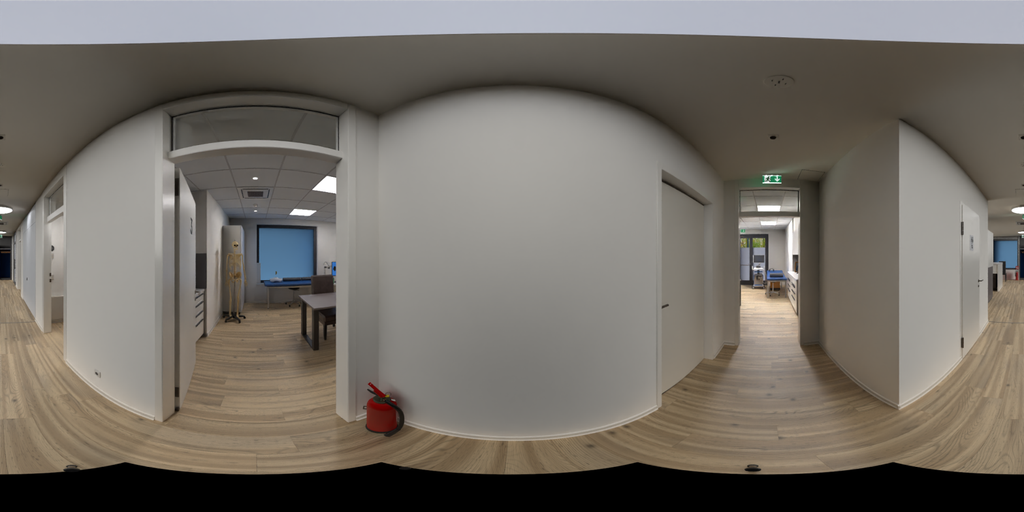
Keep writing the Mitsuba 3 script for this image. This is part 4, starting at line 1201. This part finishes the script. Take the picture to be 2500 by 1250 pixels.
with seam(2.6):
    shell('wall_reception', [box(.31, .34, YE - .1, YE, 0, 2.78), box(.31, 3.3, YE - .1, YE - .02, 0, .66), box(.31, 3.3, YE - .1, YE - .02, 2.56, 2.78), box(1.98, 3.3, YE - .1, YE - .02, .66, 2.56), box(3.2, 3.3, -10.2, -3.4, 0, 2.78), box(.77, 3.3, -3.42, -3.3, 0, 2.78)], label='far wall of the reception')
    FR_R = wallframe((0, YE), (-1, 0))
    w2 = struct('window_2', 'large blue window at the far end of the reception')
    with at(m=FR_R):
        part(w2, 'frame', [box(-1.98, -1.90, .0, .08, .66, 2.56, .004), box(-.42, -.34, .0, .08, .66, 2.56, .004), box(-1.90, -.42, .0, .08, .66, .75, .004), box(-1.90, -.42, .0, .08, 2.46, 2.56, .004)], 'anthracite')
        part(w2, 'pane', [box(-1.91, -.41, .03, .04, .74, 2.47)], 'blue_film')
    fe2 = thing('fire_extinguisher', 'slim red fire extinguisher under the far blue window', 'fire extinguisher')
    with at((.43, -9.98, .04)):
        part(fe2, 'body', [lathe([(0, 0), (.08, .0), (.084, .01), (.084, .42), (.07, .46), (.03, .48), (0, .48)], 20)], 'red_plain')
        part(fe2, 'valve', [cyl(.022, .47, .55, 10), bar((0, 0, .55), (.10, 0, .60), .03, .012), bar((0, 0, .53), (.09, 0, .52), .03, .012)], 'black_plastic')
        part(fe2, 'hose', [tube(curve([(0, 0, .53), (.09, .04, .5), (.11, .05, .35), (.1, .06, .2)], 12), .014, 8)], 'rubber')
        part(fe2, 'foot_bracket', [box(-.09, .09, -.14, .0, -.04, .01, .004)], 'red_plain')
    sg2 = thing('safety_sign', 'small red sign above the slim fire extinguisher', 'sign')
    with at(m=wallframe((.42, YE + .0), (-1, 0))):
        part(sg2, 'plate', [box(-.10, .10, -.012, -.006, .68, .88, .001)], 'red_plain')
        part(sg2, 'pictogram', [flat(shapely.union_all([sg.box(-.05, .71, -.01, .82), sg.box(-.045, .82, -.02, .85), sg.Polygon([(.02, .71), (.07, .71), (.06, .78), (.075, .84), (.05, .80), (.03, .78)])]), .012, .014)], 'sign_white')
    tc_ = thing('tall_cabinet', 'tall cabinet with white upper door and dark lower door beyond the right wall', 'cabinet')
    part(tc_, 'body', [box(1.10, 1.9, -5.56, -4.7, .0, 2.29)], 'dark_grey')
    part(tc_, 'lower_door', [box(1.075, 1.10, -5.56, -4.7, .06, 1.14, .003)], 'brown_grey', 'dark brown lower door')
    part(tc_, 'upper_door', [box(1.06, 1.10, -5.56, -4.7, 1.15, 2.29, .003)], 'lacquer', 'white upper door')
    rc = thing('reception_counter', 'white reception counter with dark drawers seen past the right wall', 'counter')
    part(rc, 'side_panel', [box(1.03, 1.10, -7.8, -6.67, .0, 1.19, .004)], 'lacquer')
    part(rc, 'apron', [box(1.10, 2.3, -6.75, -6.68, .76, 1.15, .003)], 'lacquer')
    part(rc, 'top', [box(1.025, 2.3, -7.81, -6.66, 1.15, 1.195, .004)], 'quartz')
    part(rc, 'drawer_unit', [box(1.18, 2.2, -7.6, -6.85, .10, .74)], 'dark_grey')
    for z0, z1 in ((.52, .73), (.12, .50)):
        d = part(rc, 'drawer', [box(1.20, 2.18, -6.85, -6.83, z0, z1, .003)], 'brown_grey')
        part(d, 'handle', [box(1.30, 1.55, -6.83, -6.81, z1 - .07, z1 - .055, .002)], 'black_metal')
    for x, y, lab in ((1.25, -9.55, 'black high backed chair just behind the reception counter'), (1.93, -9.55, 'black high backed chair, its top showing left of the other one')):
        bc = thing('waiting_chair', lab, 'chair')
        with at((x, y, 0)):
            part(bc, 'seat', [box(-.21, .21, -.22, .22, .40, .47, .02)], 'black_plastic')
            part(bc, 'backrest', [box(-.20, .20, .18, .24, .45, 1.20, .02)], 'black_plastic')
            for sx in (-.18, .18):
                for sy in (-.19, .20):
                    part(bc, 'leg', [box(sx - .018, sx + .018, sy - .018, sy + .018, 0, .40, .003)], 'black_metal')

# ---------------------------------------------------------------- examination room at the end of the side hall
XE = 8.2
DY, DZ = (-.02, 1.54), (0.0, 2.62)
shell('wall_exam_far', [box(XE, XE + .25, -1.3, DY[0], 0, 2.95), box(XE, XE + .25, DY[1], 3.1, 0, 2.95), box(XE, XE + .25, DY[0], DY[1], DZ[1], 2.95)], label='far wall of the examination room')
shell('wall_exam_right', [box(5.75, XE + .1, -1.4, -.87, 0, 2.95), box(2.55, 5.75, -1.5, -1.36, 0, 2.95)], label='right wall of the examination room')
shell('wall_exam_left', [box(2.5, XE + .1, 3.0, 3.15, 0, 2.95), box(2.40, 2.55, .7, 3.1, 0, 2.95), box(2.40, 2.55, -1.4, -.79, 0, 2.95)], label='left wall of the examination room')
XSE = [2.55, 2.84, 3.50, 4.23, 4.93, 5.62, 6.30, 6.98, 7.68, 8.2]
YSE = [-1.3, -.985, -.345, .30, .94, 1.58, 2.22, 3.0]
tiled_ceiling('ceiling_exam', XSE, YSE, CEILE, {(3, 2), (6, 2), (5, 4)}, 'white panel ceiling of the examination room')
panel_lamp(4.24, 4.92, -.335, .29, CEILE, 'bright ceiling panel lamp seen through the transom pane', PANEL_EXAM)
panel_lamp(6.31, 6.97, -.335, .29, CEILE, 'bright ceiling panel lamp under the transom bar, nearer the exit door', PANEL_EXAM)
k = thing('air_conditioner', 'ceiling air conditioner of the examination room, cut by the left jamb', 'air conditioner')
cassette(k, 5.96, 1.26, CEILE, .6)
FR_X = wallframe((XE, 0), (0, -1))
skirting('baseboard_exam', FR_X, [(.02, .87)])
ed = struct('door_exit', 'dark double glass exit door of the examination room')
with at(m=FR_X):
    a, b = -DY[1], -DY[0]
    part(ed, 'frame', [box(a, a + .06, .02, .10, 0, 2.62, .004), box(b - .085, b, .02, .10, 0, 2.62, .004), box(a + .06, b - .085, .02, .10, 2.54, 2.62, .004)], 'anthracite')
    for x0, x1, lab in ((a + .06, -.86, 'left'), (-.855, b - .085, 'right')):
        lf = part(ed, 'leaf', [box(x0, x0 + .075, 0, .075, .01, 2.535, .004), box(x1 - .075, x1, 0, .075, .01, 2.535, .004), box(x0 + .075, x1 - .075, 0, .075, .01, .25, .004), box(x0 + .075, x1 - .075, 0, .075, 2.41, 2.535, .004)], 'anthracite')
        part(lf, 'pane', [(np.array([(x0 + .07, .04, 1.93), (x1 - .07, .04, 1.93), (x1 - .07, .04, 2.415), (x0 + .07, .04, 2.415)], float), np.array([(0, 1, 2), (0, 2, 3)]))], 'clear_glass')
        part(lf, 'frosted_pane', [box(x0 + .07, x1 - .07, .036, .044, .245, 1.93)], 'white_film', 'white frosted lower pane')
    lever(ed, -.90, 1.10, -1, .06, 'chrome', .11)
    part(ed, 'push_rail', [box(a + .14, -.95, -.03, .0, 1.02, 1.05, .004)], 'steel')
    part(ed, 'closer', [box(a + .08, a + .30, -.05, .0, 2.46, 2.52, .006)], 'steel')
    pl = thing('outdoor_post', 'slim pale blue post outside the left pane of the exit door', 'post')
    part(pl, 'shaft', [box(-1.10, -1.04, .45, .50, 0, 2.7, .004)], 'blue_plastic')
    part(pl, 'base_plate', [box(-1.13, -1.01, .42, .53, -.02, .01, .003)], 'steel')

# ultrasound machine
us = thing('ultrasound_machine', 'white ultrasound machine on castors before the glass exit door', 'ultrasound machine')
with at((7.55, .447, 0), -PI / 2 + .10):
    P = lambda *a, **k: part(us, *a, **k)
    bs = P('base', [hull([(s * x, y, z) for s in (-1, 1) for x, y, z in ((.24, -.27, .10), (.22, .22, .10), (.24, -.27, .15), (.19, -.12, .21), (.22, .22, .17))])], 'white_plastic')
    for sx in (-1, 1):
        for sy in (-.25, .2):
            w = part(bs, 'castor', [cyl(.062, -.026, .026, 20, (sx * .235, sy, .062), 1, .008)], 'black_plastic')
            part(w, 'hub', [cyl(.042, -.031, .031, 16, (sx * .235, sy, .062), 1, .004)], 'white_plastic')
    P('body', [hull([(s * x, y, z) for s in (-1, 1) for x, y, z in ((.20, -.19, .19), (.20, .20, .19), (.17, -.17, .66), (.18, .17, .68), (.21, -.18, .40), (.21, .18, .40))])], 'cream_plastic')
    P('socket_panel', [box(-.08, .15, -.21, -.18, .44, .60, .006)], 'black_plastic')
    for i in range(3):
        x = -.01 + i * .07
        P('plug', [box(x - .024, x + .024, -.25, -.205, .455, .575, .006)], 'cream_plastic')
    P('side_trim', [box(s * .205 - .012, s * .205 + .012, -.15, .15, .22, .62, .006) for s in (-1, 1)], 'blue_plastic')
    P('foot_trim', [box(-.17, .17, -.235, -.17, .115, .19, .01)], 'blue_plastic')
    P('column', [box(-.055, .055, -.03, .09, .66, .86, .012)], 'cream_plastic')
    P('tray', [hull([(s * .19, y, z) for s in (-1, 1) for y, z in ((-.22, .76), (.1, .76), (-.22, .785), (.1, .785))])], 'blue_plastic')
    cp = P('control_panel', [hull([(s * x, y, z) for s in (-1, 1) for x, y, z in ((.22, -.33, .87), (.20, .10, .93), (.22, -.33, .91), (.20, .10, .985), (.225, -.1, .92))])], 'white_plastic')
    part(cp, 'touch_screen', [hull([(s * .10, y, z) for s in (-1, 1) for y, z in ((-.06, .962), (.06, .985), (-.06, .970), (.07, 1.03), (.09, 1.03))])], 'ink')
    part(cp, 'keyboard', [hull([(s * .17, y, z) for s in (-1, 1) for y, z in ((-.28, .915), (-.11, .946), (-.28, .922), (-.11, .954))])], 'cream_plastic')
    part(cp, 'trackball', [ball((0, -.22, .930), .016, 1)], 'dark_grey')
    P('probe_holder', [box(s * .245 - .03, s * .245 + .03, -.22, .0, .84, .90, .01) for s in (-1, 1)], 'cream_plastic')
    for s, y in ((-1, -.16), (-1, -.06), (1, -.10)):
        P('probe', [lathe([(0, .88), (.018, .885), (.022, .95), (.03, 1.0), (.026, 1.03), (0, 1.035)], 12, (s * .275, y, 0))], 'white_plastic')
    for k_, x in enumerate((.27, .30, .33)):
        P('cable', [tube(curve([(.275, -.10 + .04 * k_, .86), (x, -.2, .70), (x + .05, -.24, .45), (x, -.26, .26), (.20, -.26, .30), (.02 + .07 * k_, -.26, .50)], 24), .010, 7)], 'cream_plastic')
    P('monitor_arm', [tube(curve([(0, .06, .95), (-.06, .08, 1.04), (.05, .04, 1.10), (.05, .0, 1.18)], 12), .022, 10)], 'cream_plastic')
    mn = P('monitor', [box(-.245, .275, -.02, .03, 1.185, 1.545, .008)], 'cream_plastic', 'dark ultrasound monitor')
    part(mn, 'screen', [box(-.215, .27, -.024, -.018, 1.20, 1.535, .002)], 'ink')
    rg = random.Random(3)
    rows = [box(-.18 + .44 * q0, -.18 + .44 * q1, -.027, -.024, z, z + .012) for z in (1.48, 1.44, 1.38, 1.36, 1.33, 1.29, 1.26) for q0, q1 in [(lambda a: (a, a + .1 + .3 * rg.random()))(rg.random() * .5) for _ in range(2)]]
    part(mn, 'reading', rows, 'ink', emit=(.03, .06, .14))

# couch, stool, cart
ch2 = thing('examination_couch', 'blue examination couch before the far wall, next to the ultrasound machine', 'examination couch')
legged_frame(ch2, 5.70, 7.5, -.645, .02, .64, 'cream_plastic')
part(ch2, 'board', [box(5.68, 7.5, -.65, .03, .64, .655)], 'black_plastic')
part(ch2, 'mattress', [box(5.60, 6.55, -.665, .045, .652, .72, .02)], 'blue_vinyl')
V, F = box(6.54, 7.55, -.665, .045, .655, .72, .02)
V[:, 2] += np.maximum(V[:, 0] - 6.55, 0) * .12
part(ch2, 'backrest', [(V, F)], 'blue_vinyl', 'raised blue head section')
bl = thing('bolster', 'dark grey roll lying on the blue couch of the examination room', 'bolster')
part(bl, 'cover', [cyl(.075, -.56, -.06, 22, (5.98, 0, .795), 1, .014)], 'grey_vinyl')
hd = thing('headphones', 'small black headset lying at the head of the far blue couch', 'headphones')
with at((7.30, -.16, .812)):
    part(hd, 'cup', [lathe([(0, -.02), (.05, -.02), (.055, 0), (.05, .02), (0, .02)], 16, (0, s * .09, .045), 1) for s in (-1, 1)], 'black_plastic')
    part(hd, 'band', [tube([(0, .095 * math.cos(t), .045 + .06 * math.sin(t)) for t in np.linspace(0, PI, 14)], .01, 8)], 'black_plastic')
s = thing('swivel_stool', 'white swivel stool with chrome star base tucked under the far blue couch', 'stool')
stool(s, 6.22, -.19, .20, .575, .25, 'white_plastic', .285)
oc = thing('wooden_cart', 'orange wooden drawer cart beneath the far blue couch', 'cart')
part(oc, 'body', [box(7.02, 7.45, -.52, -.10, .09, .58, .005)], 'orange_wood')
part(oc, 'base', [box(7.0, 7.45, -.53, -.09, .03, .10, .005)], 'black_plastic')
part(oc, 'door', [box(7.005, 7.02, -.50, -.12, .12, .56, .003)], 'orange_wood')
part(oc, 'foot', [cyl(.02, 0, .035, 10, (x, y, 0)) for x in (7.05, 7.4) for y in (-.48, -.14)], 'black_plastic')

# cabinets on the right
bc = thing('base_cabinet', 'white drawer cabinet with quartz top at the right of the examination room', 'cabinet')
FR_C = wallframe((3.72, -.643), (-1, .019))       # x local runs towards the doorway
with at(m=wallframe((0, -.592), (-1, .0185))):
    a, b = -5.75, -3.72
    part(bc, 'body', [box(a, b, .02, .60, .085, .905)], 'lacquer')
    part(bc, 'plinth', [box(a + .02, b - .05, .07, .55, 0, .085)], 'black_plastic')
    part(bc, 'worktop', [box(a, b + .012, -.012, .605, .905, .945, .003)], 'quartz')
    part(bc, 'end_panel', [box(b - .018, b, .0, .60, .085, .905, .002)], 'lacquer')
    for x0, x1 in ((a, -4.75), (-4.745, b - .02)):
        for z0, z1 in ((.735, .90), (.575, .73), (.41, .57), (.09, .405)):
            d = part(bc, 'drawer', [box(x0 + .002, x1 - .002, 0, .02, z0, z1, .002)], 'lacquer')
            if z1 < .9:
                part(d, 'handle', [box(x0 + .22, x1 - .22, -.022, 0, z1 - .03, z1 - .012, .002)], 'black_metal', 'black strip handle')
            else:
                part(d, 'handle', [box(x0 + .22, x1 - .22, -.022, 0, z0 + .01, z0 + .028, .002)], 'black_metal', 'black strip handle')
uc2 = thing('wall_cabinet', 'white glossy wall cabinet over the quartz worktop', 'cabinet')
part(uc2, 'body', [box(3.4, 5.74, -1.28, -.89, 1.54, 2.34)], 'lacquer')
for x0, x1 in ((3.4, 4.57), (4.575, 5.74)):
    part(uc2, 'door', [box(x0, x1, -.89, -.87, 1.54, 2.34, .003)], 'quartz')
k = struct('wall_exam_bulkhead', 'wall strip above the wall cabinet')
put(k, [box(3.0, 5.75, -1.28, -.90, 2.345, 2.95)], 'plain_paint')
sp2 = thing('splashback', 'dark grey splashback over the quartz worktop', 'splashback')
part(sp2, 'board', [box(2.7, 5.74, -1.28, -1.23, .945, 1.54)], 'dark_grey')
pf = thing('picture_frame', 'wooden picture frame leaning on the quartz worktop', 'picture frame')
with at((5.50, -1.06, .945), .25):
    with at(m=np.diag([.75, .85, .75, 1.0]) @ trimesh.transformations.rotation_matrix(-.16, [0, 1, 0])):
        part(pf, 'moulding', [box(-.03, -.0, -.20, .20, 0, .025, .003), box(-.03, 0, -.20, .20, .455, .48, .003), box(-.03, 0, -.20, -.175, .025, .455, .003), box(-.03, 0, .175, .20, .025, .455, .003)], 'orange_wood')
        part(pf, 'sheet', [box(-.012, -.009, -.18, .18, .02, .46)], 'sign_white')
        part(pf, 'drawing', [(lambda g: (np.stack([-g[0][:, 1] * -1 * 0 - .013 - .001 * (g[0][:, 1] < -.0005), g[0][:, 0], g[0][:, 2]], 1), g[1]))(flat(sg.LineString([(-.12, .10), (-.08, .28), (.0, .38), (.08, .28), (.12, .10)]).buffer(.012), 0, .002))], 'blue_plastic')
fc = thing('tap', 'black basin tap on the quartz worktop', 'tap')
with at((4.15, -.86, .945)):
    part(fc, 'base', [cyl(.024, 0, .012, 16, b=.003)], 'black_metal')
    part(fc, 'spout', [tube(curve([(0, 0, 0), (0, 0, .08), (0, .02, .115), (0, .08, .12), (0, .12, .10)], 14), .012, 10)], 'black_metal')
bd = thing('black_table', 'black edge of a table just inside the end doorway on the left', 'table')
part(bd, 'top', [box(4.35, 4.76, .765, 1.6, .78, .81, .003)], 'black_plastic')
part(bd, 'side_panel', [box(4.40, 4.44, .78, 1.58, 0, .78, .003)], 'black_metal')
part(bd, 'side_panel', [box(4.68, 4.72, .79, 1.58, 0, .78, .003)], 'black_metal')

# ---------------------------------------------------------------- outdoors behind the exit door
k = struct('terrace', 'paved ground outside the exit door')
put(k, [box(XE + .1, 22, -8, 12, -.06, -.02)], 'terrace')
def leaves(rg, blobs, n, size):
    V, F = [], []
    for _ in range(n):
        cx, cy, cz, r = blobs[rg.integers(len(blobs))]
        d = rg.normal(size=3)
        d /= np.linalg.norm(d)
        p = np.array([cx, cy, cz]) + d * r * (.55 + .45 * rg.random())
        a = rg.normal(size=3)
        a /= np.linalg.norm(a)
        b = np.cross(a, rg.normal(size=3))
        b /= np.linalg.norm(b) + 1e-9
        s = size * (.6 + .8 * rg.random())
        i = len(V)
        V += [p - a * s, p + b * s * .45, p + a * s, p - b * s * .45]
        F += [(i, i + 1, i + 2), (i, i + 2, i + 3)]
    return np.array(V), np.array(F)
for i, (x, y, h, r, m, lab) in enumerate(((13.5, 1.7, 3.5, 1.3, 'leaf_yellow', 'yellow autumn tree behind the right pane of the exit door'), (12.5, 3.0, 3.4, 1.2, 'leaf_yellow', 'yellow green tree behind the left pane of the exit door'),
                                       (15.0, 2.6, 4.2, 1.7, 'leaf_green', 'green tree standing behind the two yellow ones'), (12.2, .95, 2.6, .8, 'leaf_green', 'fresh green bush at the lower right behind the exit door'), (16.5, .4, 4.6, 1.9, 'leaf_dark', 'dark green tree farthest behind the exit door'))):
    rg = np.random.default_rng(20 + i)
    t = thing('tree', lab, 'tree' if 'bush' not in lab else 'bush')
    bl = [(x + rg.normal() * r * .45, y + rg.normal() * r * .5, h - r * .5 + rg.normal() * r * .45, r * (.45 + .3 * rg.random())) for _ in range(9)]
    part(t, 'foliage', [leaves(rg, bl, 2000, .055)], m, angle=0)
    part(t, 'trunk', [tube([(x, y, -.05), (x + .05, y, h * .5), (x, y + .1, h - r * .4)], [.12, .09, .04], 9)], 'bark')
    for q in range(4):
        b_ = bl[q]
        part(t, 'branch', [tube([(x + .03, y, h * .45 + .1 * q), (b_[0], b_[1], b_[2])], [.045, .015], 6)], 'bark')
